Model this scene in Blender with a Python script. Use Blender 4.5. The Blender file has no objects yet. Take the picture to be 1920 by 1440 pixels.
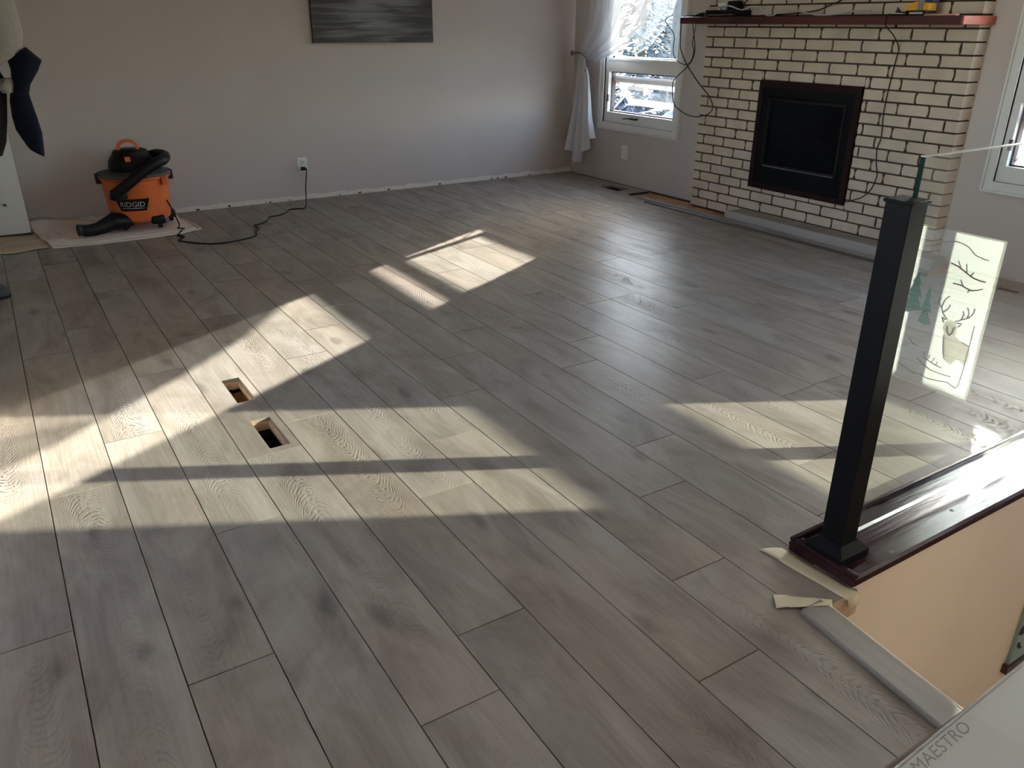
import bpy, bmesh, math, random
from mathutils import Vector, Matrix
random.seed(7)
PIT_ = 0.1446                 # plank pitch
S = 1.35                      # metres per unit: every coordinate below is in camera heights
C = bpy.context.scene.collection
sc = bpy.context.scene

# ------------------------------------------------------------------ camera
YAW, PIT, ROL, FPX = math.radians(32.33171419), math.radians(24.21566605), math.radians(0.2353662), 1501.4965
f = Vector((math.sin(YAW)*math.cos(PIT), math.cos(YAW)*math.cos(PIT), -math.sin(PIT)))
r0 = Vector((math.cos(YAW), -math.sin(YAW), 0)); u0 = r0.cross(f)
r = r0*math.cos(ROL)+u0*math.sin(ROL); u = -r0*math.sin(ROL)+u0*math.cos(ROL)
cam = bpy.data.cameras.new('camera'); co = bpy.data.objects.new('camera', cam); C.objects.link(co)
cam.sensor_fit = 'HORIZONTAL'; cam.sensor_width = 36; cam.lens = FPX/1920*36; cam.clip_start = 0.02; cam.clip_end = 500
m = Matrix((r, u, -f)).transposed().to_4x4(); m.translation = Vector((0, 0, S)); co.matrix_world = m
sc.camera = co

# ------------------------------------------------------------------ light
AZ, TEL = math.radians(28.3), 0.262
SUN_E, SKY_E, GLINT = 33.0, 2.5, 0.72
w = bpy.data.worlds.new('world'); sc.world = w; w.use_nodes = True
nt = w.node_tree; bg = nt.nodes['Background']; sky = nt.nodes.new('ShaderNodeTexSky')
sky.sky_type = 'NISHITA'; sky.sun_disc = False; sky.sun_elevation = math.atan(TEL)+0.30
sky.sun_rotation = math.pi/2-AZ; sky.dust_density = 1.0; sky.air_density = 1.0; sky.ozone_density = 1.0
hs_ = nt.nodes.new('ShaderNodeHueSaturation'); hs_.inputs['Saturation'].default_value = 0.85
nt.links.new(sky.outputs[0], hs_.inputs['Color']); nt.links.new(hs_.outputs[0], bg.inputs[0]); bg.inputs[1].default_value = SKY_E
def aim(o, d): o.rotation_euler = Vector(d).to_track_quat('-Z', 'Y').to_euler()
sd = Vector((math.cos(AZ), math.sin(AZ), TEL)).normalized()
sl = bpy.data.lights.new('sun', 'SUN'); sl.energy = SUN_E; sl.angle = math.radians(0.55); sl.color = (1.0, 0.945, 0.86)
so = bpy.data.objects.new('sun', sl); C.objects.link(so); so.location = sd*30*S; aim(so, -sd)
# added spot standing in for the sun's reflection off the railing glass
md = Vector((math.cos(AZ), -math.sin(AZ), TEL))
D = 40.0
gl = bpy.data.lights.new('rail_reflection_spot', 'SPOT'); go = bpy.data.objects.new('rail_reflection_spot', gl); C.objects.link(go)
go.location = (Vector((3.66, 0.06, 0.96))+md*D)*S; aim(go, -md)
gl.spot_size = math.radians(2.3); gl.spot_blend = 0.05; gl.shadow_soft_size = 0.22; gl.color = (1.0, 0.92, 0.77)
gl.energy = GLINT*SUN_E*4*math.pi*(D*md.length*S)**2
sc.view_settings.view_transform = 'Standard'; sc.view_settings.look = 'None'
sc.view_settings.gamma = 1.0; sc.view_settings.use_curve_mapping = False
sc.view_settings.exposure = 0.34
sc.cycles.use_denoising = True
sc.cycles.max_bounces = 8; sc.cycles.diffuse_bounces = 5; sc.cycles.glossy_bounces = 3; sc.cycles.transparent_max_bounces = 12
sc.cycles.use_adaptive_sampling = True; sc.cycles.adaptive_threshold = 0.06; sc.cycles.adaptive_min_samples = 16
sc.cycles.caustics_reflective = False; sc.cycles.caustics_refractive = False
sc.cycles.sample_clamp_indirect = 6.0

# ------------------------------------------------------------------ helpers
ORG = {}
class MB:
    def __init__(s): s.v = []; s.f = []
    def add(s, vs, fs):
        n = len(s.v); s.v += [tuple(p) for p in vs]; s.f += [tuple(i+n for i in q) for q in fs]; return s
    def box(s, x0, x1, y0, y1, z0, z1):
        return s.add([(x0,y0,z0),(x1,y0,z0),(x1,y1,z0),(x0,y1,z0),(x0,y0,z1),(x1,y0,z1),(x1,y1,z1),(x0,y1,z1)],
            [(3,2,1,0),(4,5,6,7),(0,1,5,4),(1,2,6,5),(2,3,7,6),(3,0,4,7)])
    def cbox(s, x0, x1, y0, y1, z0, z1, c):            # box with chamfered edges on top
        return s.add([(x0,y0,z0),(x1,y0,z0),(x1,y1,z0),(x0,y1,z0),(x0,y0,z1-c),(x1,y0,z1-c),(x1,y1,z1-c),(x0,y1,z1-c),
            (x0+c,y0+c,z1),(x1-c,y0+c,z1),(x1-c,y1-c,z1),(x0+c,y1-c,z1)],
            [(3,2,1,0),(8,9,10,11)]+[(i,(i+1)%4,4+(i+1)%4,4+i) for i in range(4)]+[(4+i,4+(i+1)%4,8+(i+1)%4,8+i) for i in range(4)])
    def rbox(s, x0, x1, y0, y1, z0, z1, c, seg=2):     # all edges rounded
        bm = bmesh.new(); bmesh.ops.create_cube(bm, size=1)
        for v in bm.verts: v.co = Vector(((x0+x1)/2+v.co.x*(x1-x0), (y0+y1)/2+v.co.y*(y1-y0), (z0+z1)/2+v.co.z*(z1-z0)))
        bmesh.ops.bevel(bm, geom=bm.edges[:], offset=c, segments=seg, affect='EDGES', profile=0.5)
        bm.verts.index_update(); s.add([v.co[:] for v in bm.verts], [[v.index for v in q.verts] for q in bm.faces]); bm.free(); return s
    def prism(s, poly, fn, a, b):                      # poly of 2D points, fn(u,v,w)->xyz
        n = len(poly)
        return s.add([fn(p[0],p[1],a) for p in poly]+[fn(p[0],p[1],b) for p in poly],
            [tuple(range(n))[::-1], tuple(range(n,2*n))]+[(i,(i+1)%n,n+(i+1)%n,n+i) for i in range(n)])
    def loft(s, secs, closed=True, cap=True):          # list of rings
        n = len(secs[0]); base = len(s.v)
        for q in secs: s.v += [tuple(p) for p in q]
        for k in range(len(secs)-1):
            for i in range(n if closed else n-1):
                a = base+k*n+i; b = base+k*n+(i+1)%n
                s.f.append((a, b, b+n, a+n))
        if cap and closed:
            s.f.append(tuple(base+i for i in range(n))[::-1]); s.f.append(tuple(base+(len(secs)-1)*n+i for i in range(n)))
        return s
    def tube(s, pts, rad, n=8, smooth=3, flat=1.0):
        P = [Vector(p) for p in pts]
        R = rad if isinstance(rad, (list, tuple)) else [rad]*len(P)
        if smooth:
            Q = []; RR = []
            for i in range(len(P)-1):
                p0 = P[max(i-1,0)]; p1 = P[i]; p2 = P[i+1]; p3 = P[min(i+2,len(P)-1)]
                for k in range(smooth):
                    t = k/smooth
                    Q.append(0.5*((2*p1)+(p2-p0)*t+(2*p0-5*p1+4*p2-p3)*t*t+(3*p1-p0-3*p2+p3)*t**3)); RR.append(R[i]*(1-t)+R[i+1]*t)
            Q.append(P[-1]); RR.append(R[-1]); P, R = Q, RR
        secs = []; nrm = None
        for i, p in enumerate(P):
            t = (P[min(i+1,len(P)-1)]-P[max(i-1,0)]).normalized()
            if nrm is None:
                nrm = t.orthogonal().normalized()
            nrm = (nrm-t*nrm.dot(t)); nrm = nrm.normalized() if nrm.length > 1e-6 else t.orthogonal().normalized()
            bi = t.cross(nrm)
            secs.append([p+R[i]*(math.cos(2*math.pi*k/n)*nrm+flat*math.sin(2*math.pi*k/n)*bi) for k in range(n)])
        return s.loft(secs)
    def lathe(s, prof, cx, cy, n=32, cap=True):        # prof list of (r,z)
        return s.loft([[(cx+q*math.cos(2*math.pi*k/n), cy+q*math.sin(2*math.pi*k/n), z) for k in range(n)] for q, z in prof], cap=cap)
    def grid(s, fn, nu, nv):
        b = len(s.v)
        for j in range(nv+1):
            for i in range(nu+1): s.v.append(tuple(fn(i/nu, j/nv)))
        for j in range(nv):
            for i in range(nu):
                a = b+j*(nu+1)+i; s.f.append((a, a+1, a+nu+2, a+nu+1))
        return s
    def mesh(s, name, org=(0,0,0)):
        me = bpy.data.meshes.new(name)
        me.from_pydata([((p[0]-org[0])*S, (p[1]-org[1])*S, (p[2]-org[2])*S) for p in s.v], [], s.f); me.update(); return me
    def build(s, name, mat, parent=None, org=None, smooth=False, ang=None):
        if parent is not None: org = ORG[parent]
        elif org is None:
            xs = [p[0] for p in s.v]; ys = [p[1] for p in s.v]; org = ((min(xs)+max(xs))/2, (min(ys)+max(ys))/2, min(p[2] for p in s.v))
        me = s.mesh(name, org); me.materials.append(mat)
        o = bpy.data.objects.new(name, me); C.objects.link(o); ORG[o] = org
        if parent is not None: o.parent = parent
        else: o.location = Vector(org)*S
        if smooth:
            for q in me.polygons: q.use_smooth = True
            if ang: me.set_sharp_from_angle(angle=math.radians(ang))
        return o
def tag(o, label, cat, group=None):
    o['label'] = label; o['category'] = cat
    if group: o['group'] = group
    return o
def thing(name, org, label, cat, group=None):
    o = bpy.data.objects.new(name, None); C.objects.link(o); o.location = Vector(org)*S; o.empty_display_size = 0.05
    ORG[o] = tuple(org); return tag(o, label, cat, group)
def struct(o, label=None):
    o['kind'] = 'structure'
    if label: o['label'] = label
    return o
def group_struct(name, org, label=None):
    o = bpy.data.objects.new(name, None); C.objects.link(o); o.location = Vector(org)*S; ORG[o] = tuple(org); o.empty_display_size = 0.05
    return struct(o, label)
def copyobj(o, parent, org, name=None):                # copy of one part that shares mesh data, moved to org (world units)
    c = o.copy(); C.objects.link(c); c.parent = parent
    c.location = (Vector(org)-Vector(ORG[parent]))*S; return c
def cut(rects, hole):                                  # rectangles minus a rectangle
    out = []; a, b, c, d = hole
    for (x0, x1, y0, y1) in rects:
        if b <= x0 or a >= x1 or d <= y0 or c >= y1: out.append((x0,x1,y0,y1)); continue
        if a > x0: out.append((x0,a,y0,y1))
        if b < x1: out.append((b,x1,y0,y1))
        p, q = max(a,x0), min(b,x1)
        if c > y0: out.append((p,q,y0,c))
        if d < y1: out.append((p,q,d,y1))
    return out
def text_mesh(txt, size, ext=0.0):                     # flat lettering as vertices + faces, lower left at the origin
    cu = bpy.data.curves.new('t', 'FONT'); cu.body = txt; cu.size = size; cu.extrude = ext; cu.resolution_u = 3
    o = bpy.data.objects.new('t', cu); C.objects.link(o)
    dg = bpy.context.evaluated_depsgraph_get(); me = o.evaluated_get(dg).to_mesh()
    vs = [v.co[:] for v in me.vertices]; fs = [tuple(p.vertices) for p in me.polygons]
    o.evaluated_get(dg).to_mesh_clear(); bpy.data.objects.remove(o); bpy.data.curves.remove(cu)
    x0 = min(v[0] for v in vs); y0 = min(v[1] for v in vs)
    return [(v[0]-x0, v[1]-y0, v[2]) for v in vs], fs

# ------------------------------------------------------------------ materials
def mat(name, col, rough=0.5, metal=0.0, spec=0.5, var=0.0, scale=8.0, bump=0.0, bscale=60.0, stretch=(1,1,1), coat=0.0, col2=None, trans=0.0, sheen=0.0):
    M = bpy.data.materials.new(name); M.use_nodes = True; n = M.node_tree.nodes; l = M.node_tree.links; b = n['Principled BSDF']
    b.inputs['Base Color'].default_value = (*col, 1); b.inputs['Roughness'].default_value = rough; b.inputs['Metallic'].default_value = metal
    b.inputs['Specular IOR Level'].default_value = spec; b.inputs['Coat Weight'].default_value = coat; b.inputs['Coat Roughness'].default_value = 0.08
    b.inputs['Sheen Weight'].default_value = sheen
    if var or bump:
        tc = n.new('ShaderNodeTexCoord'); mp = n.new('ShaderNodeMapping'); mp.inputs['Scale'].default_value = stretch; l.new(tc.outputs['Object'], mp.inputs[0])
    if var:
        t = n.new('ShaderNodeTexNoise'); t.inputs['Scale'].default_value = scale; t.inputs['Detail'].default_value = 5; l.new(mp.outputs[0], t.inputs[0])
        x = n.new('ShaderNodeMix'); x.data_type = 'RGBA'
        c2 = col2 or tuple(c*(1-var) for c in col); c1 = col if col2 else tuple(min(1, c*(1+var)) for c in col)
        rp = n.new('ShaderNodeValToRGB'); rp.color_ramp.elements[0].position = 0.35; rp.color_ramp.elements[1].position = 0.65
        l.new(t.outputs[0], rp.inputs[0]); l.new(rp.outputs[0], x.inputs[0])
        x.inputs[6].default_value = (*c1,1); x.inputs[7].default_value = (*c2,1); l.new(x.outputs[2], b.inputs['Base Color'])
    if bump:
        t2 = n.new('ShaderNodeTexNoise'); t2.inputs['Scale'].default_value = bscale; t2.inputs['Detail'].default_value = 4; l.new(mp.outputs[0], t2.inputs[0])
        bp = n.new('ShaderNodeBump'); bp.inputs['Strength'].default_value = bump; bp.inputs['Distance'].default_value = 0.004
        l.new(t2.outputs[0], bp.inputs['Height']); l.new(bp.outputs[0], b.inputs['Normal'])
    return M
def glass(name, tint=(0.97,0.99,0.98), spec=1.0, ior=1.5, rough=0.0):
    M = bpy.data.materials.new(name); M.use_nodes = True; n = M.node_tree.nodes; l = M.node_tree.links; n.clear()
    o = n.new('ShaderNodeOutputMaterial'); mx = n.new('ShaderNodeMixShader'); fr = n.new('ShaderNodeFresnel'); fr.inputs[0].default_value = ior
    t = n.new('ShaderNodeBsdfTransparent'); t.inputs[0].default_value = (*tint,1); g = n.new('ShaderNodeBsdfGlossy'); g.inputs['Roughness'].default_value = rough
    g.inputs[0].default_value = (spec,spec,spec,1)
    ge = n.new('ShaderNodeNewGeometry'); mi = n.new('ShaderNodeMapRange'); l.new(ge.outputs['Backfacing'], mi.inputs[0])   # a thin sheet mirrors alike on both faces
    mi.inputs[3].default_value = ior; mi.inputs[4].default_value = 1/ior; l.new(mi.outputs[0], fr.inputs[0])
    l.new(fr.outputs[0], mx.inputs[0]); l.new(t.outputs[0], mx.inputs[1]); l.new(g.outputs[0], mx.inputs[2]); l.new(mx.outputs[0], o.inputs[0]); return M
def floor_mat():
    M = bpy.data.materials.new('grey_oak_laminate'); M.use_nodes = True; n = M.node_tree.nodes; l = M.node_tree.links; b = n['Principled BSDF']
    N = lambda t: n.new('ShaderNode'+t)
    geo = N('NewGeometry'); oi = N('ObjectInfo')
    off = N('VectorMath'); off.operation = 'SCALE'; off.inputs[0].default_value = (37.0, 91.0, 13.0); l.new(oi.outputs['Random'], off.inputs['Scale'])
    p = N('VectorMath'); p.operation = 'ADD'; l.new(geo.outputs['Position'], p.inputs[0]); l.new(off.outputs[0], p.inputs[1])
    def noise(sc_, scale, detail=4, dist=0.0, rough=0.5):
        mp = N('Mapping'); mp.inputs['Scale'].default_value = sc_; l.new(p.outputs[0], mp.inputs[0])
        t = N('TexNoise'); t.inputs['Scale'].default_value = scale; t.inputs['Detail'].default_value = detail; t.inputs['Distortion'].default_value = dist; t.inputs['Roughness'].default_value = rough
        l.new(mp.outputs[0], t.inputs[0]); return t.outputs[0]
    def ramp(src, a, b_, ca=(0,0,0,1), cb=(1,1,1,1)):
        rp = N('ValToRGB'); rp.color_ramp.elements[0].position = a; rp.color_ramp.elements[1].position = b_
        rp.color_ramp.elements[0].color = ca; rp.color_ramp.elements[1].color = cb; l.new(src, rp.inputs[0]); return rp.outputs[0]
    def mix(fac, a, b_, mode='MIX', f0=None):
        x = N('Mix'); x.data_type = 'RGBA'; x.blend_type = mode
        if f0 is not None: x.inputs[0].default_value = f0
        else: l.new(fac, x.inputs[0])
        for s_, q in ((6,a),(7,b_)):
            if isinstance(q, tuple): x.inputs[s_].default_value = (*q,1)
            else: l.new(q, x.inputs[s_])
        return x.outputs[2]
    cloud = ramp(noise((1,0.35,1), 5.5, 5, 0.9, 0.62), 0.30, 0.60)
    col = mix(cloud, (0.200,0.171,0.147), (0.325,0.289,0.254))
    warm = ramp(noise((1,0.3,1), 1.7, 2), 0.4, 0.65)
    col = mix(warm, col, mix(None, col, (1.0,0.95,0.91), 'MULTIPLY', 1.0))
    # cathedral grain: nested arches down the middle of a plank, here and there
    tc = N('TexCoord'); sx = N('SeparateXYZ'); l.new(tc.outputs['Object'], sx.inputs[0])
    def MT(op, a_, b_=None, c_=None):
        q = N('Math'); q.operation = op
        for i_, v_ in enumerate((a_, b_, c_)):
            if v_ is None: continue
            if isinstance(v_, (int, float)): q.inputs[i_].default_value = v_
            else: l.new(v_, q.inputs[i_])
        return q.outputs[0]
    cx = MT('SUBTRACT', sx.outputs[0], PIT_*S/2); cen = MT('MULTIPLY_ADD', noise((0.2,0.6,1), 2.0, 1), 0.10, -0.05); cc = MT('SUBTRACT', cx, cen)
    wig = noise((1,0.5,1), 26, 3)
    flip = MT('SUBTRACT', MT('MULTIPLY', MT('GREATER_THAN', oi.outputs['Random'], 0.5), 2.0), 1.0)
    ph = MT('ADD', MT('ADD', MT('MULTIPLY', sx.outputs[1], 260.0), MT('MULTIPLY', MT('MULTIPLY', MT('MULTIPLY', cc, cc), 8000.0), flip)), MT('MULTIPLY', wig, 13.0))
    arch = MT('POWER', MT('MULTIPLY_ADD', MT('SINE', ph), 0.5, 0.5), 2.5)
    side = MT('SUBTRACT', 1.0, MT('MULTIPLY', MT('ABSOLUTE', cc), 14.0)); side = MT('MAXIMUM', side, 0.0)
    gmask = ramp(noise((0.3,0.5,1), 2.1, 2), 0.47, 0.58)
    brk = ramp(noise((1,0.6,1), 60, 2), 0.42, 0.58)
    g2n = N('Math'); g2n.operation = 'MULTIPLY'; l.new(MT('MULTIPLY', arch, side), g2n.inputs[0]); l.new(MT('MULTIPLY', gmask, brk), g2n.inputs[1]); g2 = g2n
    g3 = N('Math'); g3.operation = 'MULTIPLY'; l.new(g2.outputs[0], g3.inputs[0]); g3.inputs[1].default_value = 0.26
    col = mix(g3.outputs[0], col, mix(None, col, (0.50,0.47,0.45), 'MULTIPLY', 1.0))
    fine = noise((1,0.035,1), 130, 3)
    fr = ramp(fine, 0.40, 0.62); fm = N('Math'); fm.operation = 'MULTIPLY'; l.new(fr, fm.inputs[0]); fm.inputs[1].default_value = 0.30
    col = mix(fm.outputs[0], col, mix(None, col, (0.74,0.72,0.70), 'MULTIPLY', 1.0))
    # knots
    mp = N('Mapping'); mp.inputs['Scale'].default_value = (1, 0.45, 1); l.new(p.outputs[0], mp.inputs[0])
    vo = N('TexVoronoi'); vo.voronoi_dimensions = '2D'; vo.inputs['Scale'].default_value = 2.3; vo.inputs['Randomness'].default_value = 1.0; l.new(mp.outputs[0], vo.inputs[0])
    wob = noise((1,0.5,1), 14, 3); ad = N('Math'); ad.operation = 'MULTIPLY_ADD'; l.new(wob, ad.inputs[0]); ad.inputs[1].default_value = 0.16; l.new(vo.outputs['Distance'], ad.inputs[2])
    kn = ramp(ad.outputs[0], 0.095, 0.145, (1,1,1,1), (0,0,0,1)); km = N('Math'); km.operation = 'MULTIPLY'; l.new(kn, km.inputs[0]); km.inputs[1].default_value = 0.45
    col = mix(km.outputs[0], col, (0.075,0.068,0.060))
    # each plank a little lighter or darker
    mr = N('MapRange'); l.new(oi.outputs['Random'], mr.inputs[0]); mr.inputs[3].default_value = 0.965; mr.inputs[4].default_value = 1.035
    cb = N('CombineColor')
    for i in range(3): l.new(mr.outputs[0], cb.inputs[i])
    col = mix(None, col, cb.outputs[0], 'MULTIPLY', 1.0)
    l.new(col, b.inputs['Base Color'])
    ro = N('MapRange'); l.new(g2.outputs[0], ro.inputs[0]); ro.inputs[3].default_value = 0.33; ro.inputs[4].default_value = 0.95; l.new(ro.outputs[0], b.inputs['Roughness'])
    b.inputs['Specular IOR Level'].default_value = 0.06
    hs = N('Math'); hs.operation = 'MULTIPLY_ADD'; l.new(g2.outputs[0], hs.inputs[0]); hs.inputs[1].default_value = -1.6
    h2 = N('Math'); h2.operation = 'MULTIPLY'; l.new(fine, h2.inputs[0]); h2.inputs[1].default_value = 0.5; l.new(h2.outputs[0], hs.inputs[2])
    bp = N('Bump'); bp.inputs['Strength'].default_value = 0.55; bp.inputs['Distance'].default_value = 0.0018; l.new(hs.outputs[0], bp.inputs['Height']); l.new(bp.outputs[0], b.inputs['Normal'])
    return M
def sheer_mat():
    M = bpy.data.materials.new('sheer_white_voile'); M.use_nodes = True; n = M.node_tree.nodes; l = M.node_tree.links; n.clear()
    o = n.new('ShaderNodeOutputMaterial'); d = n.new('ShaderNodeBsdfDiffuse'); d.inputs[0].default_value = (0.80,0.80,0.84,1)
    t = n.new('ShaderNodeBsdfTranslucent'); t.inputs[0].default_value = (0.82,0.82,0.86,1); tr = n.new('ShaderNodeBsdfTransparent')
    a = n.new('ShaderNodeMixShader'); a.inputs[0].default_value = 0.035; l.new(d.outputs[0], a.inputs[1]); l.new(t.outputs[0], a.inputs[2])
    c = n.new('ShaderNodeMixShader'); c.inputs[0].default_value = 0.12; l.new(a.outputs[0], c.inputs[1]); l.new(tr.outputs[0], c.inputs[2]); l.new(c.outputs[0], o.inputs[0]); return M
def film_mat():
    M = bpy.data.materials.new('clear_plastic_film'); M.use_nodes = True; n = M.node_tree.nodes; l = M.node_tree.links; n.clear()
    o = n.new('ShaderNodeOutputMaterial'); t = n.new('ShaderNodeBsdfTransparent'); t.inputs[0].default_value = (0.96,0.98,0.97,1)
    g = n.new('ShaderNodeBsdfGlossy'); g.inputs['Roughness'].default_value = 0.12; g.inputs[0].default_value = (0.9,0.93,0.92,1)
    d = n.new('ShaderNodeBsdfDiffuse'); d.inputs[0].default_value = (0.88,0.91,0.89,1)
    a = n.new('ShaderNodeMixShader'); a.inputs[0].default_value = 0.18; l.new(t.outputs[0], a.inputs[1]); l.new(d.outputs[0], a.inputs[2])
    c = n.new('ShaderNodeMixShader'); c.inputs[0].default_value = 0.28; l.new(a.outputs[0], c.inputs[1]); l.new(g.outputs[0], c.inputs[2]); l.new(c.outputs[0], o.inputs[0]); return M
def painting_mat():
    M = bpy.data.materials.new('dark_brushed_canvas'); M.use_nodes = True; n = M.node_tree.nodes; l = M.node_tree.links; b = n['Principled BSDF']
    tc = n.new('ShaderNodeTexCoord'); mp = n.new('ShaderNodeMapping'); mp.inputs['Scale'].default_value = (0.55,1,7); l.new(tc.outputs['Object'], mp.inputs[0])
    t = n.new('ShaderNodeTexNoise'); t.inputs['Scale'].default_value = 4.0; t.inputs['Detail'].default_value = 7; t.inputs['Distortion'].default_value = 0.5; l.new(mp.outputs[0], t.inputs[0])
    gr = n.new('ShaderNodeTexGradient'); gr.gradient_type = 'SPHERICAL'; m2 = n.new('ShaderNodeMapping'); m2.inputs['Location'].default_value = (0.0,0,-0.55); m2.inputs['Scale'].default_value = (1.9,0.2,1.9)
    l.new(tc.outputs['Object'], m2.inputs[0]); l.new(m2.outputs[0], gr.inputs[0])
    ml = n.new('ShaderNodeMath'); ml.operation = 'MULTIPLY_ADD'; l.new(gr.outputs[0], ml.inputs[0]); ml.inputs[1].default_value = 0.34; l.new(t.outputs[0], ml.inputs[2])
    rp = n.new('ShaderNodeValToRGB'); e = rp.color_ramp.elements; e[0].position = 0.42; e[0].color = (0.020,0.017,0.016,1); e[1].position = 0.82; e[1].color = (0.20,0.20,0.21,1)
    x = rp.color_ramp.elements.new(0.58); x.color = (0.055,0.050,0.048,1); l.new(ml.outputs[0], rp.inputs[0]); l.new(rp.outputs[0], b.inputs['Base Color']); b.inputs['Roughness'].default_value = 0.45
    return M

M_WALL = mat('greige_wall_paint', (0.60,0.535,0.505), 0.75, var=0.02, scale=2, bump=0.05, bscale=300)
M_CEIL = mat('white_ceiling_paint', (0.90,0.885,0.86), 0.9)
M_FLOOR = floor_mat()
M_SUB = mat('osb_subfloor', (0.42,0.24,0.15), 0.9, var=0.35, scale=25, bump=0.3)
M_WHITE = mat('white_vinyl', (0.83,0.825,0.80), 0.35)
M_TRIMW = mat('white_trim_paint', (0.80,0.79,0.765), 0.4)
M_CREAM = mat('cream_sash_vinyl', (0.55,0.50,0.44), 0.45)
M_SEAL = mat('brown_weather_seal', (0.11,0.085,0.085), 0.6)
M_GLASS = glass('window_pane_glass', (0.93,0.96,0.95))
M_RGLASS = glass('railing_glass', (0.93,0.96,0.95), 1.0, 1.75)
M_GEDGE = mat('green_glass_edge', (0.003,0.026,0.022), 0.15, spec=0.4)
M_GTOP = mat('glass_edge_highlight', (0.62,0.70,0.68), 0.25)  # pale colour stands in for light caught by the polished top edge
M_BLACK = mat('black_powder_coat', (0.006,0.006,0.008), 0.5, spec=0.12)
M_BLKPL = mat('black_plastic', (0.010,0.010,0.012), 0.5, spec=0.3)
M_ORANGE = mat('orange_plastic', (0.78,0.17,0.045), 0.42, var=0.04)
M_GREYPL = mat('dusty_grey_plastic', (0.085,0.09,0.09), 0.6, var=0.25, scale=6)
M_LETTER = mat('white_print', (0.75,0.75,0.74), 0.5)
M_WOOD = mat('dark_stained_oak', (0.026,0.010,0.012), 0.22, spec=0.12, var=0.55, scale=7, stretch=(0.12,1.6,1), bump=0.25, bscale=45)
M_MAHOG = mat('mahogany_stain', (0.075,0.018,0.017), 0.42, var=0.35, scale=9, stretch=(1,0.12,1))
M_MAHLIT = mat('mahogany_lit_end', (0.50,0.13,0.085), 0.5, var=0.2, scale=8, stretch=(0.4,1,3))  # brighter red stands in for light on the mantel's side face
M_BRICK = mat('cream_rock_face_brick', (0.62,0.52,0.415), 0.85, var=0.10, scale=5, bump=0.5, bscale=35)
M_MORTAR = mat('dark_raked_mortar', (0.052,0.037,0.030), 0.95, var=0.2, scale=20)
M_STONE = mat('grey_hearth_slab', (0.30,0.27,0.24), 0.8, var=0.12, scale=6)
M_GPLANK = mat('pale_grey_board', (0.40,0.375,0.35), 0.6, var=0.08, scale=6, stretch=(1,0.1,1))
M_GTRIM = mat('grey_laminate_trim', (0.27,0.24,0.215), 0.6, spec=0.25, var=0.15, scale=8, stretch=(3,0.2,1))
M_DTRIM = mat('shadow_dark_laminate_trim', (0.085,0.078,0.073), 0.5, var=0.15, scale=8, stretch=(3,0.2,1))  # darkened so the strip reads as the shadow line by the hearth
M_ALU = mat('brushed_aluminium', (0.62,0.62,0.62), 0.3, metal=1.0)
M_FIRE = mat('black_firebox_steel', (0.006,0.007,0.009), 0.6, spec=0.15)
M_FGLASS = mat('black_fire_glass', (0.004,0.006,0.009), 0.15, spec=0.2)
M_FTRIM = mat('dark_red_fire_trim', (0.022,0.007,0.008), 0.6, spec=0.2)
M_BEIGE = mat('beige_stairwell_paint', (0.72,0.60,0.46), 0.8, var=0.02, scale=3)
M_TAPE = mat('masking_tape', (0.66,0.58,0.40), 0.7, var=0.06, scale=12)
M_TAN = mat('tan_cut_edge', (0.50,0.36,0.23), 0.8, var=0.15, scale=25)
M_CLOTH = mat('drop_cloth_canvas', (0.78,0.68,0.62), 0.95, var=0.08, scale=5, bump=0.4, bscale=120)
M_HEM = mat('drop_cloth_hem', (0.90,0.82,0.72), 0.95)
M_PAPERB = mat('tan_builder_paper', (0.50,0.40,0.28), 0.9, var=0.12, scale=6)
M_SHEER = sheer_mat()
M_CHROME = mat('dark_nickel', (0.25,0.23,0.21), 0.3, metal=1.0)
M_NAVY = mat('navy_fleece', (0.005,0.008,0.018), 0.95, spec=0.1, sheen=0.05, bump=0.4, bscale=90)
M_GREYF = mat('heather_grey_fleece', (0.28,0.265,0.245), 0.98, sheen=0.1, var=0.06, scale=60, bump=0.5, bscale=120)
M_BLKF = mat('black_fabric', (0.012,0.012,0.013), 0.95)
M_SHOE = mat('charcoal_rubber', (0.035,0.04,0.042), 0.7)
M_TABLE = mat('brown_table_wood', (0.17,0.105,0.075), 0.35, var=0.35, scale=8, stretch=(0.15,2,1), coat=0.2)
M_FOAM = mat('white_packing_sheet', (0.88,0.90,0.89), 0.5, var=0.05, scale=5)
M_FILM = film_mat()
M_PAPER = mat('white_paper', (0.80,0.81,0.82), 0.7)
M_PEN = mat('grey_pen_ink', (0.05,0.055,0.065), 0.7)
M_TEAL = mat('pale_teal_board', (0.25,0.34,0.32), 0.6, var=0.1, scale=6)
M_INK = mat('black_teal_ink', (0.02,0.04,0.045), 0.6)
M_FRAMEB = mat('dark_brown_frame', (0.045,0.022,0.020), 0.4)
M_PAINT = painting_mat()
M_CANVE = mat('black_canvas_edge', (0.015,0.014,0.014), 0.6)
M_YEL = mat('yellow_plastic', (0.80,0.38,0.03), 0.45)
M_GREY = mat('mid_grey_plastic', (0.22,0.23,0.25), 0.4)
M_BLUE = mat('dark_blue_plastic', (0.02,0.05,0.16), 0.45)
M_WCORD = mat('pale_grey_cord', (0.50,0.48,0.47), 0.5)
M_STRIPW = mat('raw_wood_strip', (0.55,0.30,0.19), 0.7)
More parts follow.
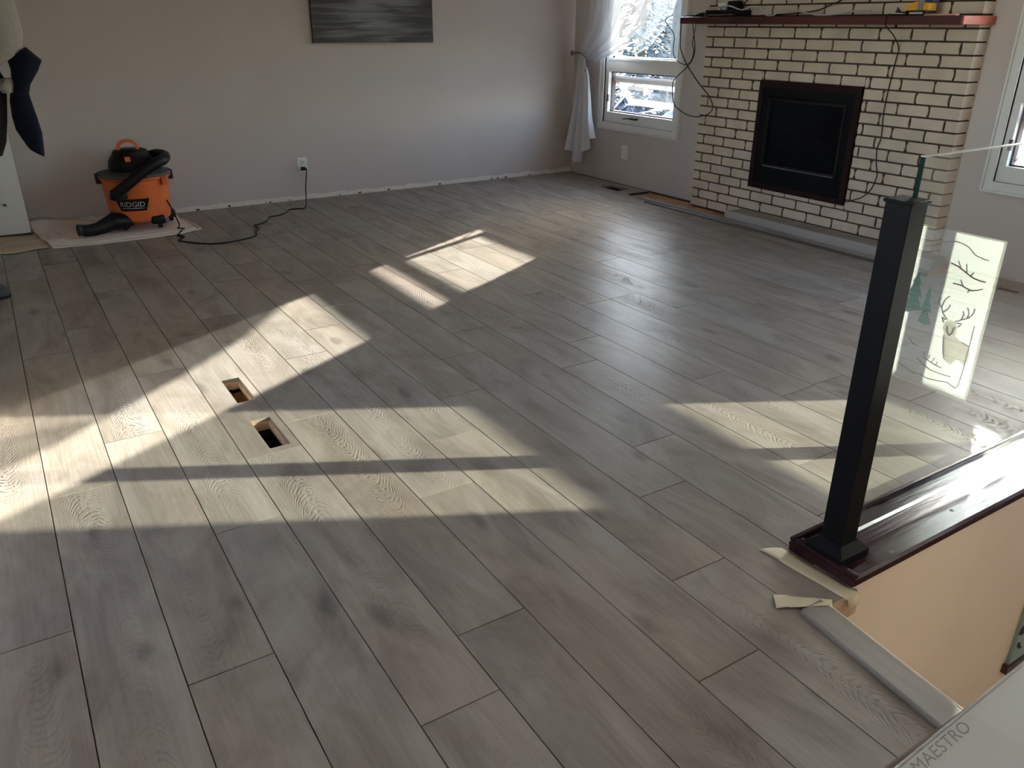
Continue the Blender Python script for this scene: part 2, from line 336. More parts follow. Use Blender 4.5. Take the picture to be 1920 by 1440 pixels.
def etch_mat(name='frosted_etched_glass', k=1.0):
    M = bpy.data.materials.new(name); M.use_nodes = True; n = M.node_tree.nodes; l = M.node_tree.links; n.clear()
    o = n.new('ShaderNodeOutputMaterial'); d = n.new('ShaderNodeBsdfDiffuse'); d.inputs[0].default_value = (0.80*k,0.83*k,0.80*k,1)
    t = n.new('ShaderNodeBsdfTranslucent'); t.inputs[0].default_value = (0.98*k,0.955*k,0.87*k,1); a = n.new('ShaderNodeMixShader'); a.inputs[0].default_value = 0.82
    l.new(d.outputs[0], a.inputs[1]); l.new(t.outputs[0], a.inputs[2]); l.new(a.outputs[0], o.inputs[0]); return M
M_ETCH = etch_mat(); M_EFUR = etch_mat('etched_grey_fur', 0.72)
M_EINK = mat('etched_grey_line', (0.22,0.21,0.21), 0.8)

M_EFIR = mat('etched_green_fir', (0.03,0.50,0.34), 0.8)
M_DUCT = mat('sunlit_duct_lining', (0.50,0.25,0.12), 0.7)  # lightened brown puts the sunlight in the first duct into its colour
M_DUCTD = mat('shaded_duct_lining', (0.01,0.01,0.011), 0.7)  # black puts the shade inside the other openings into the colour
M_DRY = mat('bare_drywall_edge', (0.80,0.74,0.66), 0.9, var=0.06, scale=30)
M_GROUND = mat('dry_lawn', (0.14,0.135,0.12), 0.95, var=0.3, scale=3)
M_BARK = mat('bare_bark', (0.07,0.065,0.06), 0.9, var=0.2, scale=12)
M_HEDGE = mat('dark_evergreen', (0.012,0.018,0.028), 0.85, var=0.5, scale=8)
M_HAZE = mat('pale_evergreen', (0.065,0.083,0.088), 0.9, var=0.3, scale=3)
M_TARP = mat('blue_tarpaulin', (0.01,0.03,0.16), 0.5)
M_SIDING = mat('pale_neighbour_siding', (0.62,0.60,0.58), 0.7)

# ------------------------------------------------------------------ room shell
XW, YB, ZC = 3.63, 4.93, 1.78
XL, YN = -0.20, -2.2
X0, PLK = 0.0848, 0.985
FT = 0.009                                                 # plank thickness
holes = [(0.445,0.497,2.181,2.366), (0.443,0.4965,1.864,2.047), (3.430,3.532,4.135,4.317), (3.425,3.505,1.555,1.655)]
# sub-floor
rc = [(-1.6,1.097,YN,YB), (1.097,XW+0.02,0.712,YB)]
for h_ in holes: rc = cut(rc, h_)
b = MB()
for (a0,a1,c0,c1) in rc: b.box(a0,a1,c0,c1,-0.05,-FT)
subfloor = struct(b.build('subfloor', M_SUB, org=(1,2,-0.05)), 'orange-brown subfloor showing in the gap by the fireplace wall')
# floor planks
floor = group_struct('floor', (1.5,2.0,-FT), 'grey oak laminate plank floor')
joint = {-2:1.38,-1:1.89,0:1.132,1:1.549,2:0.852,3:1.0,4:1.447,5:0.69,6:0.912,7:1.18,8:1.375,9:0.912,10:1.085,11:1.61,12:1.385,14:1.165,15:0.865}
cache = {}; G = 0.0011
for k in range(-12, 25):
    xa = X0+k*PIT_; xb = min(xa+PIT_, 3.603)
    if xb-xa < 0.02: continue
    j = joint.get(k, random.uniform(0.3,1.2)); j -= math.ceil((j-YN)/PLK)*PLK
    spans = []
    y = j
    while y < YB:
        spans.append((max(y,YN), min(y+PLK,YB-0.006))); y += PLK
    lo = YN if k < 7 else (0.70 if k == 7 else 0.866)
    lims = [(lo, YB-0.006)] if k < 23 else [(lo,1.86),(4.02,YB-0.006)]
    for (a,c) in spans:
        for (l0,l1) in lims:
            p, q = max(a,l0), min(c,l1)
            if q-p < 0.02: continue
            hs = [h_ for h_ in holes if h_[0] < xb and h_[1] > xa and h_[2] < q and h_[3] > p]
            mb = MB()
            if hs:
                rr = [(xa+G,xb-G,p+G,q-G)]
                for h_ in hs: rr = cut(rr, h_)
                for t in rr: mb.box(*t, -FT, 0)
                mb.build('plank', M_FLOOR, floor); continue
            L = round(q-p,4); W_ = round(xb-xa,4); key = (L,W_)
            if key not in cache:
                o = mb.cbox(G,W_-G,G,L-G,-FT,0,0.0003).build('plank', M_FLOOR, floor)
                me = mb.mesh('plank', (0,0,0)); me.materials.append(M_FLOOR); o.data = me; cache[key] = me
            else:
                o = bpy.data.objects.new('plank', cache[key]); C.objects.link(o); o.parent = floor; ORG[o] = ORG[floor]
            o.location = ((xa-1.5)*S, (p-2.0)*S, FT*S)
# vent openings in the floor
vl = ['sunlit rectangular duct opening cut in the floor, farther of the pair', 'black rectangular duct opening cut in the floor, nearer of the pair',
      'dark floor duct opening near the corner below the curtain', 'dark floor duct opening below the right-hand window']
for i, h_ in enumerate(holes):
    a0,a1,c0,c1 = h_; t = thing('floor_duct', ((a0+a1)/2,(c0+c1)/2,-0.20), vl[i], 'duct opening', 'duct openings in the floor')
    mm = M_DUCT if i == 0 else M_DUCTD
    e = 0.004
    mb = MB(); zt = -0.012
    for (p,q,s_,t_) in ((a0-e,a0+e,c0,c1),(a1-e,a1+e,c0,c1),(a0,a1,c0-e,c0+e),(a0,a1,c1-e,c1+e)): mb.box(p,q,s_,t_,-0.035,zt)
    mb.build('wood_edge', M_TAN if i < 2 else M_DUCTD, t)  # wood edge blackened as shade at the two wall-side openings
    mb = MB()
    for (p,q,s_,t_) in ((a0-e,a0,c0,c1),(a1,a1+e,c0,c1),(a0,a1,c0-e,c0),(a0,a1,c1,c1+e)): mb.box(p,q,s_,t_,-0.20,-0.035)
    mb.box(a0-e,a1+e,c0-e,c1+e,-0.204,-0.20)
    mb.build('duct_lining', mm, t)
# walls
struct(MB().box(XL-0.08,XW+0.1,YB,YB+0.1,-0.05,ZC).build('wall_back', M_WALL), 'greige back wall with the painting')
b = MB()
def strip_edge():
    vs = []; n_ = 150; fs = []
    for i in range(n_+1):
        x = XL+(XW-XL)*i/n_; z = 0.026+0.003*math.sin(i*0.9)+random.uniform(-0.0025,0.0025)
        vs += [(x,YB-0.0025,-FT),(x,YB-0.0025,z),(x,YB+0.001,z),(x,YB+0.001,-FT)]
    for i in range(n_):
        a = i*4
        for q in range(3): fs.append((a+q,a+4+q,a+5+q,a+1+q))
    return vs, fs
trim = struct(b.add(*strip_edge()).build('baseboard_back', M_DRY), 'ragged unpainted strip where the baseboard was taken off')
for i in range(14):
    x = random.uniform(0.9,3.5); MB().box(x,x+random.uniform(0.006,0.02),YB-0.004,YB-0.002,0.002,random.uniform(0.006,0.012)).build('nail_hole', M_MORTAR, trim)
WIN = {1:(3.887,4.535), 2:(1.190,1.826), 3:(-0.258,0.378)}
wr = [(YN-0.1,YB,-1.3,ZC)]
for n_, (ya,yb) in WIN.items(): wr = cut(wr, (ya-0.03,yb+0.03,0.39,1.53))
b = MB()
for (y0,y1,z0,z1) in wr: b.box(XW,XW+0.075,y0,y1,z0,z1)
struct(b.build('wall_right', M_WALL, org=(XW,2,-1.3)), 'greige wall behind the brick fireplace with the windows')
struct(MB().box(XL-0.08,XL,2.35,YB,-0.05,ZC).build('wall_left', M_WALL))
struct(MB().box(-1.6,XL-0.08,2.35,2.43,-0.05,ZC).build('wall_entry', M_WALL))
b = MB()
for (a,c,z0,z1) in cut([(YN,2.43,-0.05,ZC)], (1.3,2.32,0.80,1.64)): b.box(-1.68,-1.6,a,c,z0,z1)  # unseen opening added to let fill light into the room
struct(b.build('wall_hall', M_WALL))
b = MB()
b.box(-1.68,XW+0.1,YN-0.08,YN,-1.3,ZC)
struct(b.build('wall_near', M_WALL))
struct(MB().box(-1.7,XW+0.1,YN-0.1,YB+0.1,ZC,ZC+0.05).build('ceiling', M_CEIL))
# stairwell
struct(MB().box(1.10,XW,0.708,0.80,-1.3,-0.05).box(1.236,XW,0.708,0.80,-0.05,0.010).build('wall_stairwell', M_BEIGE), 'beige stairwell wall below the dark railing ledge')
struct(MB().box(1.02,1.097,YN,0.708,-1.3,-0.05).build('wall_stairhead', M_BEIGE))
struct(MB().box(1.02,XW,YN,0.708,-1.34,-1.3).build('floor_landing', M_CLOTH))
struct(MB().box(1.097,1.236,0.694,0.708,-0.05,-0.001).build('trim_1', M_TAN), 'raw tan floor edge under the masking tape at the stair opening')

# windows
def window(n_, ya, yb, open_, label, zm=0.795):
    g = group_struct('window_%d' % n_, (XW,(ya+yb)/2,0.345), label)
    zb, zt = 0.39, 1.53; oa, ob = ya-0.03, yb+0.03
    def ring(mb, a0,a1,z0,z1, w_, x0, x1, bottom=True):
        mb.box(x0,x1,a0-w_,a0,z0-w_,z1+w_); mb.box(x0,x1,a1,a1+w_,z0-w_,z1+w_); mb.box(x0,x1,a0,a1,z0-w_,z0); mb.box(x0,x1,a0,a1,z1,z1+w_)
    mb = MB(); ring(mb, oa,ob,zb,zt, 0.044, XW-0.010, XW+0.001); ring(mb, oa,ob,zb,zt, 0.030, XW-0.015, XW); ring(mb, oa,ob,zb,zt, 0.014, XW-0.010, XW+0.001)
    ring(mb, oa-0.037,ob+0.037,zb-0.037,zt+0.037, 0.009, XW-0.019, XW)
    mb.build('casing', M_TRIMW, g)
    mb = MB(); x0, x1 = XW+0.004, XW+0.062
    mb.box(x0,x1,oa,ya,zb,zt); mb.box(x0,x1,yb,ob,zb,zt); mb.box(x0,x1,ya,yb,zb,0.455); mb.box(x0,x1,ya,yb,0.712,zm); mb.box(x0,x1,ya,yb,1.50,zt)
    mb.box(x0-0.004,x1,ya-0.004,yb+0.004,zm-0.012,zm+0.002)
    mb.build('window_frame', M_WHITE, g)
    mb = MB()
    for (a,c,z0,z1) in ((ya,ya+0.008,0.455,0.712),(yb-0.008,yb,0.455,0.712),(ya,yb,0.455,0.463),(ya,yb,0.704,0.712)): mb.box(XW+0.03,XW+0.06,a,c,z0,z1)
    mb.build('weather_seal', M_SEAL, g)
    mb = MB()
    for (a,c,z0,z1) in ((ya,ya+0.022,zm,1.50),(yb-0.022,yb,zm,1.50),(ya,yb,zm,zm+0.012),(ya,yb,1.48,1.50)): mb.box(XW+0.03,XW+0.055,a,c,z0,z1)
    mb.build('glazing_bead', M_WHITE, g)
    MB().box(XW+0.040,XW+0.043,ya+0.01,yb-0.01,zm+0.005,1.495).build('upper_pane', M_GLASS, g)
    # awning sash, hinged along its top edge
    th = math.radians(41) if open_ else 0.0
    px_, pz = XW+0.048, (0.676 if open_ else 0.704)
    Ls = 0.235; sw = 0.032
    def T(yy, d, o_): return (px_+math.sin(th)*d+math.cos(th)*o_, yy, pz-math.cos(th)*d+math.sin(th)*o_)
    def slab(mb, a, c, d0, d1, o0, o1):
        vs = [T(yy,d,o_) for o_ in (o0,o1) for (yy,d) in ((a,d0),(c,d0),(c,d1),(a,d1))]
        mb.add(vs, [(0,1,2,3),(7,6,5,4),(0,4,5,1),(1,5,6,2),(2,6,7,3),(3,7,4,0)])
    sa, sb = ya+0.010, yb-0.010
    mb = MB(); slab(mb,sa,sa+sw,0,Ls,-0.012,0.014); slab(mb,sb-sw,sb,0,Ls,-0.012,0.014); slab(mb,sa+sw,sb-sw,0,sw,-0.012,0.014); slab(mb,sa+sw,sb-sw,Ls-sw,Ls,-0.012,0.014)
    sash = mb.build('awning_sash', M_CREAM, g)
    mb = MB(); slab(mb,sa+sw-0.004,sb-sw+0.004,sw-0.004,Ls-sw+0.004,-0.001,0.002); mb.build('pane', M_GLASS, sash)
    if open_:
        e = T(sb-0.02, Ls*0.62, -0.012); MB().tube([(XW+0.05,yb-0.012,0.475),e],0.0045,6,0).build('stay_arm', M_WHITE, g)
        e = T(ya+0.25, Ls-0.01, -0.012); MB().tube([(XW+0.045,ya+0.37,0.465),e],0.004,6,0).build('stay_arm', M_WHITE, g)
    yc = ya+0.37
    ck = MB().rbox(XW-0.016,XW+0.006,yc-0.045,yc+0.02,0.424,0.437,0.003).build('crank_handle', M_BLKPL, g, smooth=True, ang=20)
    MB().tube([(XW-0.008,yc+0.015,0.432),(XW-0.014,yc+0.05,0.428),(XW-0.016,yc+0.085,0.424)],[0.005,0.004,0.003],6).build('crank_arm', M_BLKPL, ck, smooth=True)
    MB().box(XW+0.001,XW+0.012,yb-0.004,yb+0.010,0.52,0.565).build('sash_lock', M_SEAL, g)
    return g
window(1, *WIN[1], True, 'white window beside the sheer curtain with its lower sash cranked open')
window(2, *WIN[2], True, 'white window at right edge with its lower sash cranked open', 0.747)
window(3, *WIN[3], False, 'unseen white window added over the stairwell to shape the reflected beam')  # aperture added for the reflection spot, mirroring the right-hand window

# ------------------------------------------------------------------ fireplace
XF = 3.545; YFa, YFb = 2.02, 3.576; IY0, IY1, IZ0, IZ1 = 2.51, 3.132, 0.179, 0.733
CP, BP, JT = 0.0522, 0.159, 0.0070
ch = thing('brick_fireplace', (XF,(YFa+YFb)/2,0), 'cream brick fireplace breast with dark raked mortar joints', 'fireplace')
b = MB()
for (y0,y1,z0,z1) in cut([(YFa+0.006,YFb-0.006,-0.03,ZC)], (IY0+0.02,IY1-0.02,IZ0+0.02,IZ1-0.02)): b.box(XF+0.0045,XW,y0,y1,z0,z1)
b.build('mortar_core', M_MORTAR, ch)
def brick_mesh(mb, y0, y1, z0, z1, lo_end, hi_end, x1=XW):
    d = random.uniform(-0.0015,0.0015); c = 0.0022
    cl = random.uniform(0.002,0.006)*random.choice((1,1,-0.5)); cr = random.uniform(0.002,0.006)*random.choice((1,1,-0.4))
    zm = (z0+z1)/2
    if lo_end: cl = 0.0
    if hi_end: cr = 0.0
    pl = [(y0+max(cl,0),z0),(y1-max(cr,0),z0),(y1+min(cr,0)*0+max(cr,0)*0.0,zm-0.008),(y1,zm+0.008),(y1-max(cr,0)*1.2,z1),(y0+max(cl,0)*1.2,z1),(y0,zm+0.008),(y0,zm-0.008)]
    if cl < 0: pl[6] = (y0-cl,zm+0.008); pl[7] = (y0-cl,zm-0.008)
    if cr < 0: pl[2] = (y1+cr,zm-0.008); pl[3] = (y1+cr,zm+0.008)
    yc = (y0+y1)/2
    inn = [(p[0]+(c if p[0] < yc else -c), p[1]+(c if p[1] < zm-0.01 else (-c if p[1] > zm+0.01 else 0))) for p in pl]
    n_ = 8
    vs = [(x1,p[0],p[1]) for p in pl]+[(XF+d+c,p[0],p[1]) for p in pl]+[(XF+d,p[0],p[1]) for p in inn]
    fs = [tuple(range(n_))]+[tuple(16+i for i in range(n_))[::-1]]
    for q in (0,8):
        for i in range(n_): fs.append((q+i,q+8+i,q+8+(i+1)%n_,q+(i+1)%n_))
    mb.add(vs, fs)
rest = MB()
for ci in range(0, 34):
    z0 = -0.002+ci*CP+JT/2; z1 = z0+CP-JT
    if z1 > ZC: break
    j0 = 3.436 if ci % 2 == 0 else 3.516
    edges = [YFb]+[j0-BP*k+random.uniform(-0.003,0.003) for k in range(12) if j0-BP*k > YFa+0.02]+[YFa]
    if edges[-2]-edges[-1] < 0.03: edges.pop(-2)
    for hi, lo in zip(edges[:-1], edges[1:]):
        y0 = lo+(0 if lo == YFa else JT/2); y1 = hi-(0 if hi == YFb else JT/2)
        for (p,q,s_,t_) in cut([(y0,y1,z0,z1)], (IY0-0.002,IY1+0.002,IZ0-0.003,IZ1+0.003)):
            if q-p < 0.008 or t_-s_ < 0.006: continue
            if ci < 23:
                mb = MB(); brick_mesh(mb,p,q,s_,t_,p == YFa,q == YFb); mb.build('brick', M_BRICK, ch)
            else: brick_mesh(rest,p,q,s_,t_,p == YFa,q == YFb)
o = rest.build('upper_brickwork', M_BRICK, ch); o['kind'] = 'stuff'
# insert
fi = thing('fireplace_insert', (XF,(IY0+IY1)/2,IZ0), 'black gas fireplace insert with dark red surround in the brick wall', 'fireplace insert')
def yring(mb, x0, x1, y0, y1, z0, z1, w_):
    mb.box(x0,x1,y0,y0+w_,z0,z1); mb.box(x0,x1,y1-w_,y1,z0,z1); mb.box(x0,x1,y0+w_,y1-w_,z0,z0+w_); mb.box(x0,x1,y0+w_,y1-w_,z1-w_,z1)
b = MB(); yring(b, XF-0.012,XF+0.02,IY0,IY1,IZ0,IZ1,0.030); b.build('surround_trim', M_FTRIM, fi)
b = MB(); yring(b, XF-0.006,XF+0.02,IY0+0.030,IY1-0.030,IZ0+0.030,IZ1-0.030,0.042); b.box(XF-0.008,XF+0.02,IY0+0.07,IY1-0.07,IZ0+0.07,IZ0+0.125); b.build('face_plate', M_FIRE, fi)
b = MB(); yring(b, XF-0.010,XF+0.01,IY0+0.072,IY1-0.072,IZ0+0.125,IZ1-0.085,0.012); b.build('glass_frame', M_BLKPL, fi)
MB().box(XF-0.012,XF-0.006,IY0+0.085,IY1-0.085,IZ0+0.122,IZ0+0.126).build('handle_bar', M_GREY, fi)
MB().box(XF+0.004,XF+0.008,IY0+0.08,IY1-0.08,IZ0+0.13,IZ1-0.09).build('glass_front', M_FGLASS, fi)
MB().box(XF+0.008,XF+0.075,IY0+0.05,IY1-0.05,IZ0+0.05,IZ1-0.05).build('firebox', M_FIRE, fi)
b = MB().tube([(XF+0.001,IY0+0.11,IZ0+0.26),(XF+0.001,IY0+0.2,IZ0+0.30),(XF+0.001,(IY0+IY1)/2-0.02,IZ0+0.325),(XF+0.001,IY1-0.22,IZ0+0.30),(XF+0.001,IY1-0.1,IZ0+0.25)],0.004,6); b.build('log_arch', M_FIRE, fi)
# mantel
mt = thing('mantel_shelf', (3.46,2.82,1.003), 'dark mahogany mantel shelf on the brick fireplace', 'mantel')
MB().rbox(3.392,XF+0.02,2.012,3.632,1.003,1.038,0.004).build('shelf_board', M_MAHOG, mt, smooth=True, ang=20)
MB().rbox(3.392,XW,2.004,2.0125,1.004,1.037,0.003).build('shelf_end', M_MAHLIT, mt, smooth=True, ang=20)['label'] = 'mantel end with light painted in as a brighter red'
MB().box(XF+0.02,XW,2.012,YFa+0.01,1.004,1.036).build('shelf_return', M_MAHOG, mt)
# hearth
he = thing('hearth', (3.47,2.5,0), 'low grey hearth slab in front of the bricks', 'hearth')
MB().box(3.425,XF+0.004,1.95,3.16,-FT,0.046).build('slab', M_STONE, he)
MB().cbox(3.413,3.425,1.93,3.165,-FT,0.052,0.002).build('facing_board', M_GPLANK, he)['label'] = 'pale grey facing board'
tag(MB().prism([(0,0),(0.028,0),(0.026,0.010),(0.018,0.014),(0.004,0.010)], lambda a,c,d:(3.372+a,d,c), 1.92, 3.87).build('trim_strip', M_GTRIM), 'grey laminate trim strip lying along the pale hearth board', 'trim strip', 'loose trim strips by the hearth')
tag(MB().prism([(0,0),(0.022,0),(0.020,0.007),(0.010,0.011),(0.002,0.007)], lambda a,c,d:(3.335+a,d,c), 1.90, 3.76).build('trim_strip', M_DTRIM), 'laminate trim strip farther out from the hearth, darkened as its shadow line', 'trim strip', 'loose trim strips by the hearth')
tag(MB().box(3.403,3.409,2.6,3.86,0.0,0.012).build('metal_edging', M_ALU), 'thin bright metal edging laid beside the hearth', 'edging')
for i, yy in enumerate((4.000,4.013)):  # black strips drawn in for the dark slots at the plank end
    tag(MB().box(3.432,3.585,yy,yy+0.006,-0.009,-0.001).build('slot_strip', M_BLKPL), 'thin black strip across the bare subfloor end, %s the corner' % ('nearer to the fireplace than' if i == 0 else 'on the side of'), 'strip', 'slot strips')
struct(MB().box(3.604,XW,2.02,YB,-FT,-0.004).build('gap_shade_strip', M_MORTAR), 'dark strip painted as the shade in the gap at the fireplace wall foot')  # mortar-dark strip stands in for shade in the floor gap

# ------------------------------------------------------------------ railing
PX, PY, PW = 1.250, 0.7595, 0.048; GY = PY+PW/2
cap = thing('railing_ledge', (2.4,0.78,0.0), 'dark stained wooden railing ledge on the stairwell wall', 'railing ledge')
b = MB().prism([(0.700,0.014),(0.703,0.024),(0.710,0.027),(0.855,0.027),(0.860,0.022),(0.858,0.012),(0.852,0.008),(0.706,0.008)], lambda a,c,d:(d,a,c), 1.226, XW); b.build('cap_board', M_WOOD, cap)
def rim(a0,a1,c0,c1): return MB().rbox(a0,a1,c0,c1,0.026,0.036,0.003)
rim(1.226,XW,0.848,0.860).build('rim_moulding', M_WOOD, cap, smooth=True, ang=20); rim(1.226,1.238,0.702,0.848).build('rim_moulding', M_WOOD, cap, smooth=True, ang=20)
MB().box(1.232,XW,0.800,0.862,-FT,0.009).build('cap_base', M_WOOD, cap)
for (a,c) in ((1.369,0.722),(1.618,0.745)): MB().lathe([(0.0045,0.0268),(0.004,0.0275),(0.0005,0.0276)],a,c,10).build('screw_plug', M_BLKPL, cap)
def post(x, label, bolts=False):
    t = thing('railing_post', (x+PW/2,GY,0.027), label, 'post', 'railing posts')
    MB().rbox(x,x+PW,PY,PY+PW,0.03,0.733,0.002).build('shaft', M_BLACK, t, smooth=True, ang=20)
    MB().rbox(x-0.003,x+PW+0.003,PY-0.003,PY+PW+0.003,0.731,0.737,0.0015).build('top_plate', M_BLACK, t, smooth=True, ang=20)
    a = 0.019; c = 0.002
    sec = lambda e,z: [(x-e,PY-e,z),(x+PW+e,PY-e,z),(x+PW+e,PY+PW+e,z),(x-e,PY+PW+e,z)]
    MB().loft([sec(a,0.027),sec(a,0.045),sec(c,0.062),sec(c,0.064)]).build('base_cover', M_BLACK, t)
    MB().lathe([(0.006,0.027),(0.006,0.031),(0.004,0.033),(0.0008,0.033)],x-0.004,0.842,12).build('bolt', M_BLACK, t, smooth=True, ang=20)
    return t
post(PX, 'square black metal railing post at the stair corner, nearest to the camera')
post(2.196, 'square black metal railing post at the far end of the glass panel')
def gpanel(x0, x1, label):
    t = thing('railing_glass', ((x0+x1)/2,GY,0.055), label, 'glass panel', 'railing glass panels')
    MB().box(x0+0.0005,x1-0.0005,GY-0.0003,GY+0.0003,0.0555,0.8045).build('glass_sheet', M_RGLASS, t)
    b = MB()
    for (a0,a1,z0,z1) in ((x0,x0+0.0018,0.055,0.803),(x1-0.0018,x1,0.055,0.803)):
        MB().box(a0,a1,GY-0.0042,GY+0.0042,z0,z1).build('polished_edge', M_GEDGE, t)
    MB().box(x0,x1,GY-0.0042,GY+0.0042,0.803,0.805).build('top_edge', M_GTOP, t)
    MB().box(x0,x1,GY-0.0042,GY+0.0042,0.0545,0.0562).build('lower_edge', M_ALU, t)
    return t
gpanel(PX+0.043, 2.203, 'clear glass railing panel held by the near black post')
gpanel(2.237, 3.15, 'clear glass railing panel beyond the far black post')
# etched panel on the stair newel (seen mirrored in the railing glass)
MX = 1.8; mir = lambda y: 2*GY-y
nw = thing('etched_glass_panel', (MX,0.45,-1.3), 'frosted glass panel etched with a standing deer and firs, mirrored in the railing glass', 'etched panel')
MB().tube([(MX,0.45,-1.3),(MX,0.45,0.60)],0.008,10,0).build('newel_rod', M_BLACK, nw, smooth=True, ang=40)
MB().add([(MX,0.47,0.199),(MX,0.7015,0.199),(MX,0.7015,0.576),(MX,0.47,0.576)],[(0,1,2,3)]).build('frosted_face', M_ETCH, nw)
b = MB()
for q in ((0.47,0.703,0.1975,0.199),(0.47,0.703,0.576,0.5775),(0.7015,0.703,0.199,0.576)): b.box(MX-0.005,MX+0.005,*q)
b.build('ground_edge', M_ETCH, nw)
for z in (0.26,0.50): MB().box(MX-0.012,MX+0.012,0.462,0.49,z-0.012,z+0.012).build('clamp', M_BLACK, nw)
for sgn in (-1, 1):
    xs = MX+sgn*0.0012
    def strokes(lines, rad):
        b = MB()
        for q in lines: b.tube([(xs,mir(y),z) for (y,z) in q], rad, 5, 2)
        return b
    # deer drawn from virtual (mirrored) y, z
    def poly(pts, mname, m_):
        n_ = len(pts); (MB().add([(xs,mir(y),z) for (y,z) in pts], [tuple(range(n_))]) if m_ is M_EFUR else MB().prism([(mir(y),z) for (y,z) in pts], lambda a,c,d:(d,a,c), xs-0.0003, xs+0.0003)).build(mname, m_, nw)
    poly([(0.950,0.372),(0.940,0.378),(0.928,0.374),(0.921,0.362),(0.922,0.345),(0.905,0.335),(0.884,0.330),(0.876,0.300),(0.884,0.282),(0.905,0.290),(0.918,0.272),(0.935,0.280),(0.943,0.310),(0.948,0.340),(0.955,0.355)], 'deer', M_EFUR)
    strokes([[(0.948,0.376),(0.962,0.388),(0.968,0.405),(0.962,0.424),(0.955,0.430)],[(0.966,0.398),(0.978,0.410),(0.976,0.422)],[(0.962,0.390),(0.952,0.402),(0.950,0.412)],
             [(0.930,0.376),(0.915,0.386),(0.902,0.394),(0.893,0.410),(0.894,0.418)],[(0.905,0.392),(0.904,0.406),(0.910,0.416)],[(0.918,0.385),(0.914,0.398),(0.918,0.405)],[(0.952,0.374),(0.962,0.378),(0.955,0.366)],[(0.925,0.374),(0.914,0.376),(0.921,0.366)],[(0.945,0.362),(0.942,0.346),(0.936,0.343),(0.931,0.348),(0.929,0.362)],[(0.939,0.345),(0.936,0.341),(0.933,0.345)],[(0.948,0.338),(0.944,0.312),(0.936,0.284)],[(0.904,0.334),(0.884,0.329)]],0.0015).build('antlers', M_EINK, nw)
    strokes([[(0.985,0.270),(0.96,0.262),(0.935,0.258)],[(0.985,0.276),(0.983,0.285)],[(0.972,0.268),(0.969,0.280)],[(0.962,0.264),(0.957,0.276)],[(0.95,0.262),(0.948,0.270)],
             [(1.03,0.305),(1.02,0.296),(1.01,0.292)],[(1.0,0.262),(0.96,0.244),(0.91,0.245)]],0.0012).build('grass', M_EINK, nw)
    strokes([[(0.885,0.482),(0.91,0.484),(0.93,0.492),(0.952,0.502),(0.97,0.506)],[(0.93,0.492),(0.935,0.512)],[(0.945,0.499),(0.955,0.515)],[(0.92,0.488),(0.915,0.497)],
             [(0.887,0.466),(0.91,0.456),(0.935,0.462),(0.955,0.462)],[(0.93,0.460),(0.94,0.474)],[(0.915,0.458),(0.918,0.449)],[(1.04,0.530),(1.02,0.536),(1.005,0.545)]],0.0015).build('branches', M_EINK, nw)
    strokes([[(1.045,0.235),(1.02,0.228),(0.995,0.222),(0.985,0.226),(0.965,0.221),(0.93,0.226),(0.915,0.229),(0.90,0.224),(0.888,0.229),(0.885,0.30),(0.885,0.38)],[(1.0,0.548),(0.97,0.556),(0.94,0.550),(0.92,0.535),(0.89,0.530)]],0.0012).build('border_line', M_EINK, nw)
    poly([(1.040,0.465),(1.028,0.440),(1.034,0.440),(1.020,0.410),(1.030,0.410),(1.015,0.380),(1.030,0.375),(1.05,0.365),(1.062,0.375),(1.052,0.405),(1.058,0.410),(1.047,0.440),(1.051,0.442)], 'fir', M_EFIR)
    poly([(1.005,0.440),(0.998,0.415),(1.003,0.415),(0.990,0.380),(0.998,0.380),(0.985,0.352),(1.003,0.347),(1.018,0.352),(1.012,0.380),(1.017,0.382),(1.009,0.415),(1.012,0.417)], 'fir', M_EFIR)
# sign on the stairwell wall
sg = thing('wall_sign', (2.3,0.708,-0.65), 'pale teal sign with dark script in a brown frame on the stairwell wall', 'sign')
MB().box(2.058,2.56,0.698,0.708,-0.605,-0.28).build('board', M_TEAL, sg)
b = MB().box(2.045,2.575,0.692,0.708,-0.625,-0.600); b.build('frame', M_FRAMEB, sg)
b = MB()
for q in ([(2.075,-0.36),(2.082,-0.42),(2.078,-0.48),(2.068,-0.495),(2.063,-0.485),(2.072,-0.47)],[(2.088,-0.45),(2.087,-0.475),(2.093,-0.484),(2.100,-0.47),(2.101,-0.45),(2.102,-0.475),(2.11,-0.483)],[(2.075,-0.53),(2.08,-0.545),(2.09,-0.55)],[(2.12,-0.40),(2.125,-0.46),(2.14,-0.47)]):
    b.tube([(a,0.697,c) for (a,c) in q],0.004,6,3)
b.build('script', M_INK, sg)

